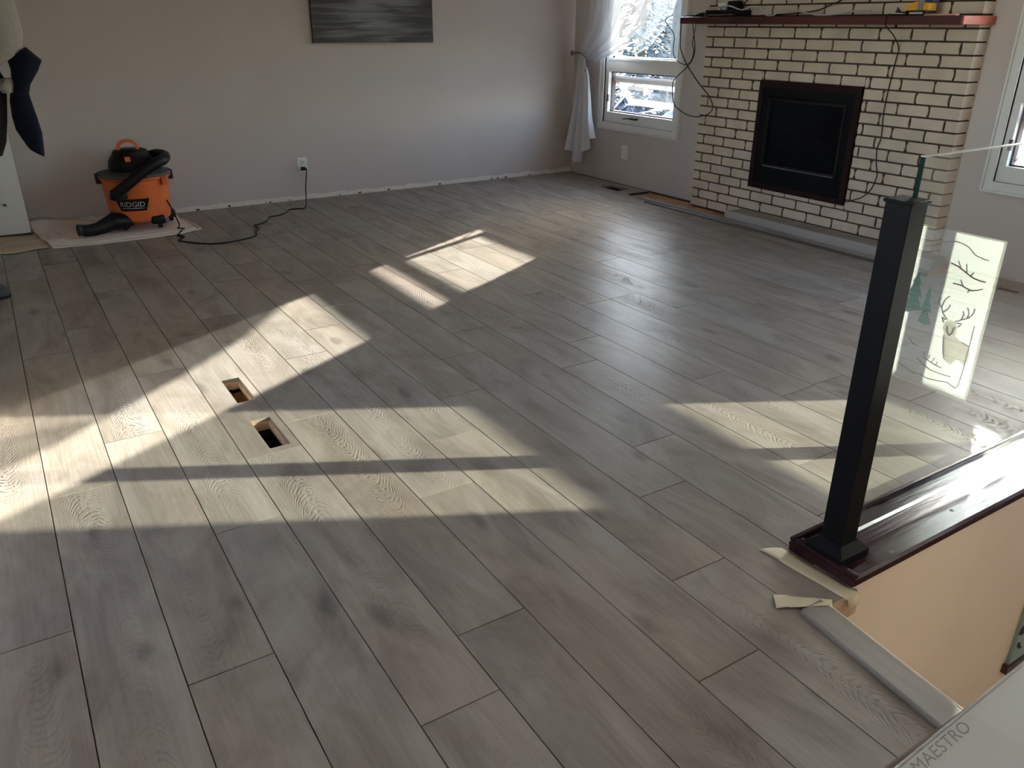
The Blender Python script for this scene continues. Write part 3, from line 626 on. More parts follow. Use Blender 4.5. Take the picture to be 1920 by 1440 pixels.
# stair nosing and tape
t = MB()
def nose(u_, v_):
    y = 0.712+(0.22-0.712)*v_; xc = 1.117+(y-0.712)*0.115; w_ = 0.030; prof = [(-w_,0.0015),(-w_,0.008),(-w_+0.003,0.0105),(w_-0.006,0.0125),(w_,0.008),(w_,-0.012)]
    p = prof[int(round(u_*5))]; return (xc+p[0],y,p[1])
t.grid(nose,5,12)
tag(t.build('stair_nosing', M_GTRIM), 'loose grey laminate nosing board along the stair edge', 'stair nosing')
tag(MB().grid(lambda u_,v_:(1.1475-0.0310*v_-0.0005,0.709-0.29*v_,0.0085-0.001*u_+0.0045*u_) if u_<0.5 else (1.1490-0.0310*v_,0.709-0.29*v_,0.0088),1,4).build('nosing_edge', M_WHITE), 'thin white edge strip along the stair nosing', 'edge strip')
def tape(name, quad, fold, label):
    P = [Vector(p) for p in quad]
    b = MB()
    def fn(u_, v_):
        a = P[0].lerp(P[3], u_); c = P[1].lerp(P[2], u_); p = a.lerp(c, v_)
        return (p.x, p.y, p.z+0.0012+0.0025*abs(math.sin(u_*7+v_*3))*(1 if u_ < 0.25 else 0.25))
    b.grid(fn, 14, 4)
    if fold:
        a, c = P[3], P[2]
        b.add([(a.x,a.y,a.z+0.0012),(c.x,c.y,c.z+0.0012),(c.x+0.002,c.y-0.004,c.z-0.02),(a.x+0.002,a.y-0.004,a.z-0.02)],[(0,1,2,3)])
    o = b.build(name, M_TAPE, smooth=True); o.modifiers.new('t','SOLIDIFY').thickness = 0.0006
    return tag(o, label, 'masking tape', 'masking tape at the stair edge')
tape('masking_tape', [(1.178,0.893,0),(1.221,0.872,0),(1.232,0.693,0),(1.195,0.690,0)], True, 'long strip of masking tape beside the dark railing ledge')
tape('masking_tape', [(1.086,0.776,0.001),(1.060,0.746,0.001),(1.135,0.692,0.013),(1.160,0.700,0.010)], True, 'short crooked strip of masking tape over the end of the grey nosing')

# ------------------------------------------------------------------ things on the walls
pt = thing('canvas_painting', (2.118,4.92,0.893), 'dark abstract canvas painting with grey horizontal strokes', 'painting')
MB().box(1.728,2.507,4.905,4.9295,0.893,1.40).build('stretched_canvas', M_PAINT, pt)
b = MB()
for i in range(9): x = 2.372+i*0.0125; b.tube([(x,4.9045,0.922),(x+0.005,4.9045,0.932 if i % 3 else 0.940),(x+0.010,4.9045,0.921)],0.0011,5,2)
b.build('signature', M_GREY, pt)
def outlet(org, face, label, decora):
    t = thing('wall_outlet', org, label, 'outlet')
    def bx(mb, a0,a1,z0,z1,d0,d1,c=0):
        (mb.rbox if c else mb.box)(*((org[0]+a0,org[0]+a1,org[1]-d1,org[1]-d0) if face == 'y' else (org[0]-d1,org[0]-d0,org[1]+a0,org[1]+a1)), org[2]+z0, org[2]+z1, *((c,) if c else ()))
        return mb
    bx(MB(),-0.030,0.030,0,0.092,-0.001,0.005,0.002).build('cover_plate', M_WHITE, t, smooth=True, ang=20)
    if decora: bx(MB(),-0.015,0.015,0.018,0.074,0.004,0.008,0.001).build('rocker', M_TRIMW, t)
    else:
        for z in (0.012,0.050):
            rcp = bx(MB(),-0.014,0.014,z,z+0.030,0.004,0.007,0.001).build('receptacle', M_TRIMW, t)
            bx(bx(bx(MB(),-0.007,-0.005,z+0.012,z+0.022,0.006,0.0076),0.005,0.007,z+0.012,z+0.021,0.006,0.0076),-0.0015,0.0015,z+0.004,z+0.008,0.006,0.0076).build('slots', M_BLKPL, rcp)
    return t
outlet((1.594,YB,0.160),'y','white duplex wall outlet with the vacuum cord plugged in', False)
outlet((XW,4.319,0.162),'x','white blank wall plate below the curtained window', True)

# curtain
def lerp_pts(pts, t):
    n_ = len(pts)-1; i = min(int(t*n_), n_-1); k = t*n_-i; return (pts[i][0]*(1-k)+pts[i+1][0]*k, pts[i][1]*(1-k)+pts[i+1][1]*k)
cu = thing('sheer_curtain', (3.58,4.7,0.10), 'white sheer curtain swept to the corner by a tieback', 'curtain')
Lp = [(4.700,1.60),(4.703,1.40),(4.703,1.146),(4.711,1.001),(4.742,0.935),(4.779,0.857),(4.790,0.822)]
Rp = [(3.93,1.60),(4.01,1.30),(4.079,1.134),(4.131,1.032),(4.202,0.950),(4.298,0.875),(4.407,0.827),(4.515,0.795),(4.617,0.765),(4.72,0.800)]
def cfn(u_, v_):
    a = lerp_pts(Lp, v_); c = lerp_pts(Rp, v_)
    g = 1-0.5*v_
    return (3.585+0.012*g*math.sin(u_*30+2.2*v_)+0.007*math.sin(u_*57+5*v_)-0.02*math.sin(v_*math.pi), a[0]*(1-u_)+c[0]*u_, a[1]*(1-u_)+c[1]*u_-0.02*math.sin(u_*math.pi)*v_)
b = MB().grid(cfn, 90, 60); b.build('swag', M_SHEER, cu, smooth=True)
TL = [(4.795,0.815),(4.815,0.642),(4.850,0.422),(4.895,0.174)]; TR = [(4.735,0.810),(4.655,0.740),(4.620,0.600),(4.595,0.431),(4.545,0.285)]
bot = [(0.0,0.174),(0.18,0.17),(0.32,0.145),(0.40,0.097),(0.62,0.104),(0.68,0.175),(0.82,0.215),(0.84,0.268),(1.0,0.283)]
def tfn(u_, v_):
    a = lerp_pts(TL, v_); c = lerp_pts(TR, v_)
    for i in range(len(bot)-1):
        if u_ <= bot[i+1][0]:
            k = (u_-bot[i][0])/(bot[i+1][0]-bot[i][0]); zb = bot[i][1]*(1-k)+bot[i+1][1]*k; break
    y = a[0]*(1-u_)+c[0]*u_; z = 0.812+(zb-0.812)*v_
    if u_ > 0.5 and v_ < 0.15: z -= 0.05*(u_-0.5)*2*(v_/0.15)
    return (3.57+(0.006+0.020*v_)*math.sin(u_*24+1.5*v_)+0.006*math.sin(u_*51)-0.03*v_, y, z)
MB().grid(tfn, 70, 40).build('tail', M_SHEER, cu, smooth=True)
tb = thing('curtain_tieback', (XW,4.868,0.805), 'small dark nickel tieback knob by the corner', 'tieback')
MB().tube([(XW,4.858,0.818),(3.56,4.845,0.818)],0.005,8,0).build('stem', M_CHROME, tb, smooth=True)
MB().loft([[(3.56-d,4.845+q*math.cos(k*math.pi/6),0.818+q*math.sin(k*math.pi/6)) for k in range(12)] for q,d in ((0.004,0),(0.016,0.003),(0.019,0.010),(0.014,0.017),(0.003,0.020))]).build('knob', M_CHROME, tb, smooth=True)
MB().tube([(3.575,4.85,0.822),(3.55,4.80,0.826),(3.545,4.73,0.812),(3.575,4.72,0.79)],0.003,6).build('hook', M_CHROME, tb, smooth=True)

# cables
tag(MB().tube([(3.40,3.70,1.048),(3.386,3.746,1.020),(3.50,3.786,0.946),(3.50,3.784,0.861),(3.50,3.751,0.813),(3.50,3.681,0.789),(3.50,3.631,0.808),(3.50,3.613,0.865),(3.50,3.632,0.906),(3.50,3.622,0.962),(3.52,3.64,1.002),(3.52,3.68,1.03),(3.52,3.63,1.046),(3.50,3.58,1.043)],0.0024,7).build('cable', M_BLKPL, smooth=True), 'short black cable loop hanging off the left end of the mantel', 'cable')
tag(MB().tube([(3.49,3.60,1.043),(3.47,3.66,1.046),(3.47,3.70,1.02),(3.505,3.734,0.919),(3.505,3.727,0.871),(3.505,3.663,0.787),(3.505,3.560,0.698),(3.505,3.467,0.632),(3.50,3.425,0.578),(3.50,3.445,0.542),(3.50,3.526,0.515),(3.50,3.614,0.516),(3.50,3.708,0.547),(3.50,3.750,0.589),(3.50,3.766,0.677),(3.50,3.739,0.717),(3.512,3.671,0.775),(3.512,3.629,0.822),(3.512,3.619,0.873),(3.512,3.629,0.92),(3.512,3.65,0.995),(3.52,3.655,1.03),(3.52,3.62,1.044),(3.52,3.56,1.043)],0.0028,7,4).build('cable', M_BLKPL, smooth=True), 'long black cable with a big hanging loop left of the fireplace', 'cable')
tag(MB().tube([(3.46,2.30,1.042),(3.42,2.335,1.041),(3.388,2.345,1.040),(3.386,2.345,1.000),(3.48,2.362,0.960),(3.535,2.362,0.908),(3.537,2.366,0.864),(3.537,2.372,0.796),(3.537,2.378,0.705),(3.537,2.379,0.623),(3.537,2.372,0.564),(3.537,2.369,0.512),(3.537,2.379,0.467),(3.537,2.367,0.395),(3.537,2.353,0.348),(3.537,2.371,0.282),(3.537,2.412,0.237),(3.535,2.452,0.217),(3.535,2.49,0.20)],0.0024,7).build('cable', M_BLKPL, smooth=True), 'thin black cable hanging down the bricks right of the insert', 'cable')
tag(MB().tube([(3.47,3.44,1.082),(3.45,3.33,1.090),(3.45,3.24,1.070),(3.44,3.17,1.085),(3.43,3.10,1.078),(3.42,3.05,1.046),(3.42,3.00,1.044),(3.43,2.95,1.068),(3.44,2.86,1.060),(3.44,2.76,1.044),(3.44,2.66,1.046),(3.45,2.56,1.058),(3.46,2.48,1.062)],0.0038,7,4).build('cable', M_WCORD, smooth=True), 'pale grey cord lying in waves along the mantel', 'cable')
tag(MB().tube([(3.42,3.36,1.078),(3.405,3.30,1.050),(3.388,3.26,1.036),(3.386,3.20,1.026),(3.389,3.14,1.036),(3.42,3.08,1.042),(3.47,2.95,1.050),(3.48,2.80,1.062),(3.49,2.73,1.085),(3.49,2.66,1.11),(3.49,2.58,1.15)],0.003,7,4).build('cable', M_BLKPL, smooth=True), 'black cord sagging over the mantel edge and rising to the right', 'cable')
# mantel top things
mbx = thing('media_box', (3.46,3.36,1.038), 'flat black media box on the left of the mantel', 'media box')
MB().rbox(3.418,3.53,3.245,3.465,1.041,1.071,0.003).build('case', M_BLKPL, mbx, smooth=True, ang=20)
MB().box(3.416,3.53,3.465,3.4685,1.041,1.071).build('end_plate', M_ALU, mbx)
MB().box(3.4165,3.418,3.26,3.45,1.046,1.050).build('front_slot', M_GREY, mbx)
for (a,c) in ((3.43,3.27),(3.43,3.44),(3.515,3.27),(3.515,3.44)): MB().lathe([(0.006,0.0),(0.006,0.0035)] and [(0.006,1.038),(0.006,1.0415)],a,c,10).build('foot', M_BLKPL, mbx)
ad = thing('power_adapter', (3.50,3.37,1.071), 'white and black plug adapter tangled on top of the media box', 'adapter')
MB().rbox(3.47,3.52,3.37,3.43,1.0715,1.108,0.004).build('white_block', M_WHITE, ad, smooth=True, ang=20)
MB().rbox(3.475,3.52,3.30,3.368,1.0715,1.115,0.004).build('black_block', M_BLKPL, ad, smooth=True, ang=20)
MB().tube([(3.49,3.30,1.09),(3.485,3.27,1.078),(3.48,3.255,1.10),(3.50,3.235,1.13)],0.003,6).build('lead', M_BLKPL, ad, smooth=True)
rm = thing('thin_gadget', (3.46,3.53,1.038), 'slim black and silver gadget at the left mantel end', 'gadget')
MB().prism([(0,0.0),(0.10,0.004),(0.10,0.022),(0.06,0.020),(0,0.003)], lambda a,c,d:(d,3.575-a,1.0385+c), 3.43, 3.50).build('body', M_BLKPL, rm)
MB().prism([(0.045,0.017),(0.095,0.0222),(0.095,0.026),(0.045,0.021)], lambda a,c,d:(d,3.575-a,1.0385+c), 3.432, 3.49).build('silver_top', M_ALU, rm)
la = thing('laser_level', (3.46,2.245,1.038), 'small yellow, grey and black tool on the right of the mantel', 'tool')
MB().rbox(3.43,3.50,2.195,2.295,1.0385,1.058,0.004).build('base', M_BLKPL, la, smooth=True, ang=20)
MB().prism([(0.058,0.056),(0.008,0.056),(-0.006,0.066),(0.020,0.086),(0.058,0.094)], lambda a,c,d:(d,2.300-a,1.0+c), 3.435, 3.495).build('yellow_shell', M_YEL, la)
MB().rbox(3.435,3.495,2.193,2.222,1.054,1.088,0.006).build('yellow_knob', M_YEL, la, smooth=True, ang=50)
MB().rbox(3.432,3.50,2.222,2.244,1.054,1.105,0.003).build('grey_body', M_GREY, la, smooth=True, ang=20)
MB().rbox(3.45,3.50,2.190,2.225,1.088,1.112,0.003).build('blue_cap', M_BLUE, la, smooth=True, ang=20)
MB().box(3.4285,3.431,2.212,2.272,1.044,1.052).build('badge', M_WCORD, la)
b = MB()
for (dy,dz) in ((0.05,0.012),(0.052,0.004),(0.046,0.02)): b.tube([(3.45,2.293,1.05),(3.445,2.32,1.052),(3.44,2.293+dy,1.05+dz)],0.003,6)
b.build('leads', M_BLKPL, la, smooth=True)
tag(MB().cbox(3.40,3.43,2.05,2.185,1.038,1.0445,0.001).build('wood_offcut', M_STRIPW), 'thin raw wood offcut on the right end of the mantel', 'offcut')
tag(MB().cbox(3.44,3.47,2.30,2.52,1.038,1.043,0.001).build('flat_bar', M_BLKPL), 'flat black bar on the mantel left of the yellow tool', 'bar')

# ------------------------------------------------------------------ vacuum corner
VX, VY = 0.612, 4.695
vc = thing('wet_dry_vacuum', (VX,VY,0.006), 'orange drum shop vacuum with black lid and wrapped hose', 'vacuum')
def dr(z): return 0.146+(z-0.045)*(0.022/0.215)
MB().lathe([(0.10,0.045),(0.140,0.046),(dr(0.052),0.055),(dr(0.15),0.15),(dr(0.255),0.255),(0.176,0.262),(0.178,0.272),(0.168,0.274)],VX,VY,48).build('drum', M_ORANGE, vc, smooth=True, ang=20)
MB().lathe([(0.150,0.272),(0.181,0.272),(0.183,0.278),(0.180,0.286),(0.160,0.290),(0.12,0.297),(0.03,0.300)],VX,VY,48).build('lid', M_GREYPL, vc, smooth=True, ang=20)
MB().lathe([(0.116,0.288),(0.118,0.315),(0.112,0.345),(0.098,0.365),(0.090,0.372),(0.084,0.392),(0.060,0.402),(0.02,0.405)],VX,VY,40).build('motor_head', M_BLKPL, vc, smooth=True, ang=50)
hx, hy = VX-0.01, VY-0.02
hd = MB(); sec = []
for i in range(13):
    a = math.pi*i/12; c_ = (hx-0.045*math.cos(a), hy+0.012*math.cos(a), 0.392+0.052*math.sin(a)**0.7)
    rad_ = Vector((-math.cos(a),0,math.sin(a))); 
    sec.append([(c_[0]+rad_.x*p, c_[1]+q, c_[2]+rad_.z*p) for (p,q) in ((-0.007,-0.017),(0.007,-0.017),(0.009,0),(0.007,0.017),(-0.007,0.017))])
hd.loft(sec).build('carry_handle', M_ORANGE, vc, smooth=True, ang=50)
MB().rbox(VX-0.045,VX-0.018,VY-0.112,VY-0.085,0.350,0.374,0.003).build('power_switch', M_ORANGE, vc, smooth=True, ang=20)
b = MB()
hp = [(0.655,4.79,0.330),(0.735,4.74,0.360),(0.765,4.62,0.366),(0.740,4.53,0.358),(0.690,4.50,0.344),(0.607,4.49,0.296),(0.540,4.49,0.250),(0.500,4.50,0.222),(0.478,4.51,0.206)]
b.tube(hp,[0.022,0.024,0.025,0.026,0.026,0.026,0.026,0.027,0.028],14,6); ho = b.build('hose', M_BLKPL, vc, smooth=True, ang=60)
b = MB()
Pp = [Vector(p) for p in hp]
for i in range(3,7):
    for k in range(7):
        p = Pp[i].lerp(Pp[i+1], k/7); d = (Pp[i+1]-Pp[i]).normalized(); n1 = d.orthogonal().normalized(); n2 = d.cross(n1)
        b.loft([[p+d*o_+(q)*(math.cos(a*math.pi/6)*n1+math.sin(a*math.pi/6)*n2) for a in range(12)] for o_,q in ((-0.003,0.0255),(0,0.0278),(0.003,0.0255))], cap=False)
b.build('hose_rib', M_BLKPL, ho, smooth=True)
MB().tube([(0.470,4.515,0.206),(0.500,4.525,0.196),(0.532,4.535,0.200)],[0.028,0.026,0.024],12,3).build('hose_cuff', M_BLKPL, vc, smooth=True)
for (ax,ay) in ((0.165,-0.03),(-0.172,0.0)):
    b = MB().rbox(VX+ax-0.016,VX+ax+0.016,VY+ay-0.028,VY+ay+0.02,0.240,0.288,0.004); b.build('latch', M_BLKPL, vc, smooth=True, ang=20)
MB().rbox(VX+0.105,VX+0.135,VY-0.150,VY-0.118,0.228,0.268,0.003).build('latch_boss', M_ORANGE, vc, smooth=True, ang=20)
# badge on the drum, bent round it
CA = math.atan2(-(VY-0.0), -(VX-0.0))                      # side that faces the room
def onDrum(s_, z, off): a = -math.pi/2-0.35+s_/dr(z); q = dr(z)+off; return (VX+q*math.cos(a), VY+q*math.sin(a), z)
def badge(u_, v_):
    z = 0.108+0.062*v_; hw = 0.062+0.024*v_; return onDrum(-hw+2*hw*u_, z, 0.0015)
bd = MB().grid(badge, 16, 3).build('badge', M_BLKPL, vc, smooth=True)
vs, fs = text_mesh('RIDGID', 0.040)
wd = max(v[0] for v in vs); ht = max(v[1] for v in vs)
bm_ = MB().add([onDrum(-0.060+0.120*v[0]/wd, 0.130+0.026*v[1]/ht, 0.0030) for v in vs], fs); bm_.build('lettering', M_LETTER, bd)
MB().grid(lambda u_,v_: onDrum(-0.055+0.112*u_, 0.1205+0.003*v_, 0.0028), 8, 1).build('underline', M_LETTER, bd)
for i, a in enumerate((-0.70,-1.50-0.55+0.02,0.25,2.4)):
    a = (-1.12,-2.35,0.05,2.3)[i]; cx_, cy_ = VX+0.135*math.cos(a), VY+0.135*math.sin(a)
    fo = MB().rbox(cx_-0.034,cx_+0.034,cy_-0.034,cy_+0.034,0.030,0.072,0.008).build('caster_foot', M_BLKPL, vc, smooth=True, ang=50)
    wx, wy = cx_+0.012*math.cos(a), cy_+0.012*math.sin(a)
    MB().loft([[(wx+o_,wy+q*math.cos(k*math.pi/8),0.027+q*math.sin(k*math.pi/8)) for k in range(16)] for q,o_ in ((0.010,-0.010),(0.020,-0.008),(0.020,0.008),(0.010,0.010))]).build('caster_wheel', M_BLKPL, fo, smooth=True, ang=20)
cp = [(0.735,4.60,0.14),(0.752,4.585,0.09),(0.762,4.56,0.045),(0.764,4.52,0.018),(0.745,4.47,0.014),(0.760,4.46,0.013),(0.772,4.44,0.012),(0.745,4.40,0.012),(0.728,4.365,0.005),(0.715,4.345,0.004),(0.735,4.33,0.004),(0.738,4.29,0.004),(0.700,4.235,0.004),(0.715,4.205,0.004),(0.769,4.13,0.004),(0.83,4.078,0.004),(0.90,4.07,0.004),(0.965,4.085,0.004),(1.03,4.11,0.004),(1.07,4.16,0.004),(1.078,4.22,0.004),(1.115,4.28,0.004),(1.115,4.36,0.004),(1.135,4.375,0.004),(1.20,4.43,0.004),(1.25,4.53,0.004),(1.30,4.54,0.004),(1.36,4.59,0.004),(1.405,4.66,0.004),(1.455,4.66,0.004),(1.50,4.66,0.006),(1.555,4.80,0.03),(1.585,4.88,0.08),(1.602,4.90,0.14),(1.610,4.905,0.180),(1.603,4.905,0.192),(1.594,4.91,0.190)]
cord = MB().tube(cp,0.0036,7,4).build('power_cord', M_BLKPL, vc, smooth=True)
MB().rbox(1.582,1.606,4.898,4.924,0.178,0.198,0.004).build('plug', M_BLKPL, cord, smooth=True, ang=20)
# nozzle
nz = thing('vacuum_nozzle', (0.42,4.58,0.01), 'black vacuum hose end lying on the drop cloth left of the drum', 'nozzle')
MB().tube([(0.295,4.545,0.043),(0.33,4.55,0.036),(0.38,4.56,0.038),(0.43,4.58,0.050),(0.47,4.59,0.058),(0.53,4.60,0.050)],[0.027,0.029,0.031,0.038,0.045,0.040],14,4).build('nozzle_body', M_BLKPL, nz, smooth=True, ang=60)
MB().prism([(0.38,0.036),(0.46,0.105),(0.475,0.100),(0.52,0.05),(0.45,0.02)], lambda a,c,d:(a,d,c), 4.575, 4.615).build('nozzle_fin', M_BLKPL, nz)
MB().tube([(0.285,4.543,0.043),(0.300,4.546,0.042)],[0.029,0.029],14,0).build('end_ring', M_SHOE, nz, smooth=True, ang=20)
# cloths
dc = thing('drop_cloth', (0.5,4.65,0), 'folded pinkish canvas drop cloth under the vacuum', 'drop cloth')
def dcf(u_, v_, top=0.0):
    fr = lerp_pts([(0.150,4.395),(0.34,4.372),(0.55,4.372),(0.72,4.384),(0.852,4.44)], u_); bk = lerp_pts([(0.085,4.86),(0.25,4.90),(0.50,4.905),(0.70,4.90),(0.800,4.88)], u_)
    x = fr[0]*(1-v_)+bk[0]*v_; y = fr[1]*(1-v_)+bk[1]*v_
    z = 0.004+top+0.004*math.sin(x*25+y*9)*math.sin(y*17)
    if v_ > 0.7: z += 0.05*((v_-0.7)/0.3)**2*(0.5+0.5*math.sin(u_*9+0.5))
    if u_ < 0.12: z += 0.012*math.sin(v_*7)**2
    return (x, y, max(z, 0.002+top*0.5))
o = MB().grid(dcf, 60, 30).build('top_layer', M_CLOTH, dc, smooth=True); o.modifiers.new('t','SOLIDIFY').thickness = 0.002
MB().tube([(dcf(i/24,0)[0], dcf(i/24,0)[1]-0.004, 0.004) for i in range(25)]+[(dcf(1,k/6)[0]+0.004,dcf(1,k/6)[1],0.004) for k in range(1,5)],0.0042,6,2).build('hem', M_HEM, dc, smooth=True)
MB().tube([(dcf(0.02+0.93*i/16,0)[0], dcf(0.02+0.93*i/16,0)[1]+0.02-0.01*math.sin(i*0.5), 0.011) for i in range(17)],0.003,6,2).build('fold_edge', M_HEM, dc, smooth=True)
o = MB().grid(lambda u_,v_:(-0.19+0.345*u_+0.03*v_*(1-u_)*0, 4.395+0.36*v_+0.01*math.sin(u_*9)*(1-v_), 0.002+0.004*abs(math.sin(u_*6+v_*2))), 24, 10).build('paper_sheet', M_PAPERB, smooth=True)
o.modifiers.new('t','SOLIDIFY').thickness = 0.001
tag(o, 'tan builder paper on the floor under the white door', 'paper')
# white door
dw = thing('white_door', (-0.05,4.79,0.008), 'white panelled door standing open at the left edge', 'door')
b = MB().rbox(-0.195,0.087,4.776,4.804,0.010,1.50,0.002).build('door_leaf', M_WHITE, dw, smooth=True, ang=20)
for (z0,z1) in ((0.155,0.62),(0.74,1.38)):
    b = MB(); 
    for (a0,a1,c0,c1) in ((-0.155,0.005,z0,z0+0.012),(-0.155,0.005,z1-0.012,z1),(-0.155,-0.143,z0,z1),(-0.007,0.005,z0,z1)): b.cbox(a0,a1,4.770,4.777,c0,c1,0.002)
    b.build('panel_moulding', M_TRIMW, dw)
# ------------------------------------------------------------------ coats on the left wall
def eloft(path, n=20, ph=0.0, fold=0.08):
    secs = []
    for i, (x,y,z,rx,ry,tx) in enumerate(path):
        ring_ = []
        for k in range(n):
            a = 2*math.pi*k/n; q = 1+fold*math.sin(3*a+i*0.9+ph)+0.5*fold*math.sin(7*a-i*0.6)
            ring_.append((x+rx*q*math.cos(a), y+ry*q*math.sin(a), z+tx*math.cos(a)*q))
        secs.append(ring_)
    return MB().loft(secs)
hk = thing('coat_hook_rail', (-0.19,3.0,1.42), 'white coat hook rail on the left wall', 'hook rail')
MB().rbox(-0.1995,-0.185,2.75,3.3,1.42,1.48,0.004).build('rail', M_WHITE, hk, smooth=True, ang=20)
for yy in (2.85,3.0,3.15): MB().tube([(-0.186,yy,1.44),(-0.15,yy,1.43),(-0.14,yy,1.455)],0.006,8).build('hook', M_CHROME, hk, smooth=True)
jk = thing('grey_jacket', (-0.04,3.0,0.62), 'heather grey fleece jacket with navy cuff hanging at left edge', 'jacket')
eloft([(-0.10,3.0,1.44,0.05,0.06,0),(-0.07,3.0,1.36,0.09,0.16,0),(-0.06,3.0,1.2,0.10,0.17,0),(-0.06,3.0,0.95,0.095,0.16,0),(-0.065,3.0,0.72,0.10,0.16,0),(-0.07,3.0,0.62,0.09,0.15,0)],28,0.4,0.07).build('body', M_GREYF, jk, smooth=True)
eloft([(0.02,3.0,1.30,0.05,0.05,0.01),(0.065,3.0,1.14,0.068,0.055,0.02),(0.085,2.995,1.02,0.068,0.052,0.025),(0.098,2.99,0.94,0.060,0.048,0.030),(0.100,2.985,0.895,0.048,0.042,0.032)],22,1.1,0.05).build('sleeve', M_GREYF, jk, smooth=True)
eloft([(0.128,2.98,0.915,0.028,0.035,0.016),(0.145,2.975,0.882,0.044,0.040,0.012),(0.135,2.975,0.845,0.040,0.038,0.022),(0.118,2.975,0.815,0.027,0.030,0.012),(0.112,2.975,0.795,0.024,0.028,0.004)],18,0.2,0.06).build('navy_cuff', M_NAVY, jk, smooth=True)
eloft([(0.085,2.975,0.845,0.018,0.026,0),(0.080,2.972,0.825,0.024,0.03,0),(0.082,2.972,0.805,0.016,0.022,0)],14,0,0.03).build('pale_lining', M_GREYF, jk, smooth=True)
nj = thing('navy_sleeve_coat', (0.03,3.05,0.62), 'navy fleece coat with one sleeve hanging down at left edge', 'coat')
eloft([(-0.09,3.16,1.44,0.04,0.05,0),(-0.06,3.16,1.30,0.06,0.09,0),(-0.04,3.12,1.05,0.06,0.09,0),(0.0,3.07,0.92,0.05,0.06,0),(0.06,3.02,0.83,0.03,0.03,0)],20,0.6,0.06).build('shoulder', M_NAVY, nj, smooth=True)
eloft([(0.112,2.99,0.808,0.024,0.026,0),(0.110,2.99,0.780,0.029,0.03,0),(0.112,2.99,0.735,0.033,0.034,0),(0.116,2.99,0.690,0.034,0.034,-0.006),(0.119,2.99,0.655,0.027,0.03,-0.012),(0.121,2.99,0.632,0.021,0.024,-0.012),(0.122,2.99,0.624,0.017,0.02,-0.012)],22,2.0,0.05).build('sleeve', M_NAVY, nj, smooth=True)
tag(eloft([(0.040,3.03,0.88,0.035,0.03,0),(0.046,3.02,0.80,0.033,0.03,0),(0.033,3.02,0.72,0.030,0.03,0),(0.022,3.02,0.66,0.026,0.025,0),(0.014,3.02,0.62,0.015,0.02,0)],16,0.5,0.05).build('black_scarf', M_BLKF, org=(0.035,3.03,0.60), smooth=True), 'black scarf end hanging at the very left edge behind the navy sleeve', 'scarf')
sh = thing('shoe', (-0.12,3.66,0), 'dark charcoal shoe toe poking in at the left edge of the floor', 'shoe')
MB().loft([[(-0.19+d*1.0+0.0,3.66+w_*math.cos(a*math.pi/8),max(0.012,0.012+hh*max(0,math.sin(a*math.pi/8)))) for a in range(16)] for d,w_,hh in ((0.0,0.035,0.075),(0.04,0.036,0.07),(0.08,0.040,0.052),(0.11,0.038,0.04),(0.125,0.028,0.028),(0.132,0.015,0.012))]).build('upper', M_SHOE, sh, smooth=True, ang=60)
MB().prism([(-0.192,3.622),(-0.10,3.617),(-0.068,3.628),(-0.055,3.66),(-0.068,3.692),(-0.10,3.703),(-0.192,3.698)], lambda a,c,d:(a,c,d), 0.0, 0.013).build('sole', M_BLKPL, sh)

# ------------------------------------------------------------------ table and wrapped package near the camera
tbz = 0.553
tt = thing('side_table', (0.75,-0.1,0), 'brown wooden table at the bottom right corner', 'table')
MB().prism([(0.187,tbz),(0.190,tbz-0.004),(0.190,tbz-0.014),(0.186,tbz-0.018),(-0.42,tbz-0.018),(-0.42,tbz)], lambda a,c,d:(d,a,c), 0.335, 1.06).build('table_top', M_TABLE, tt)
MB().box(0.37,1.03,-0.38,0.15,tbz-0.07,tbz-0.018).build('apron', M_TABLE, tt)
for (a,c) in ((0.37,-0.38),(0.99,-0.38),(0.37,0.11),(0.99,0.11)): MB().box(a,a+0.04,c,c+0.04,0.0,tbz-0.07).build('leg', M_TABLE, tt)
pk = thing('wrapped_package', (0.75,-0.05,tbz), 'flat plastic-wrapped package with a handwritten note on the brown table', 'package')
an = math.radians(2.2); ox, oy = 0.405, 0.1790
def PKt(a, c, z): return (ox+a*math.cos(an)-c*math.sin(an), oy+a*math.sin(an)+c*math.cos(an), z)
b = MB(); b.add([PKt(a,c,z) for z in (tbz,tbz+0.007) for (a,c) in ((0.0,0.0),(0.62,0.0),(0.62,-0.42),(0.0,-0.42))], [(3,2,1,0),(4,5,6,7),(0,1,5,4),(1,2,6,5),(2,3,7,6),(3,0,4,7)]); b.build('packed_sheet', M_FOAM, pk)
b = MB(); b.add([PKt(a,c,z) for z in (tbz+0.0072,tbz+0.0076) for (a,c) in ((0.006,-0.0015),(0.090,-0.0010),(0.094,-0.045),(0.010,-0.045))], [(3,2,1,0),(4,5,6,7),(0,1,5,4),(1,2,6,5),(2,3,7,6),(3,0,4,7)]); note = b.build('paper_note', M_PAPER, pk)
vs, fs = text_mesh('MAESTRO', 0.012); wd = max(v[0] for v in vs); ht = max(v[1] for v in vs)
MB().add([PKt(0.0135+0.064*v[0]/wd+0.002*v[1]/ht, -0.0100+0.0084*v[1]/ht, tbz+0.0079) for v in vs], fs).build('handwriting', M_PEN, note)
def film(u_, v_):
    a = -0.004+0.63*u_; c = 0.004-0.43*v_
    w_ = 0.0006*math.sin((a*0.6+c*1.2)*420+3*math.sin(a*40))*max(0,math.sin(a*37+c*21+0.6))+0.0003*math.sin(a*90-c*160)
    e = min(u_,1-u_,v_,1-v_); z = tbz+0.0102+w_ if e > 0.004 else tbz+0.002
    return PKt(a, c, z)
MB().grid(film, 260, 150).build('plastic_film', M_FILM, pk, smooth=True)
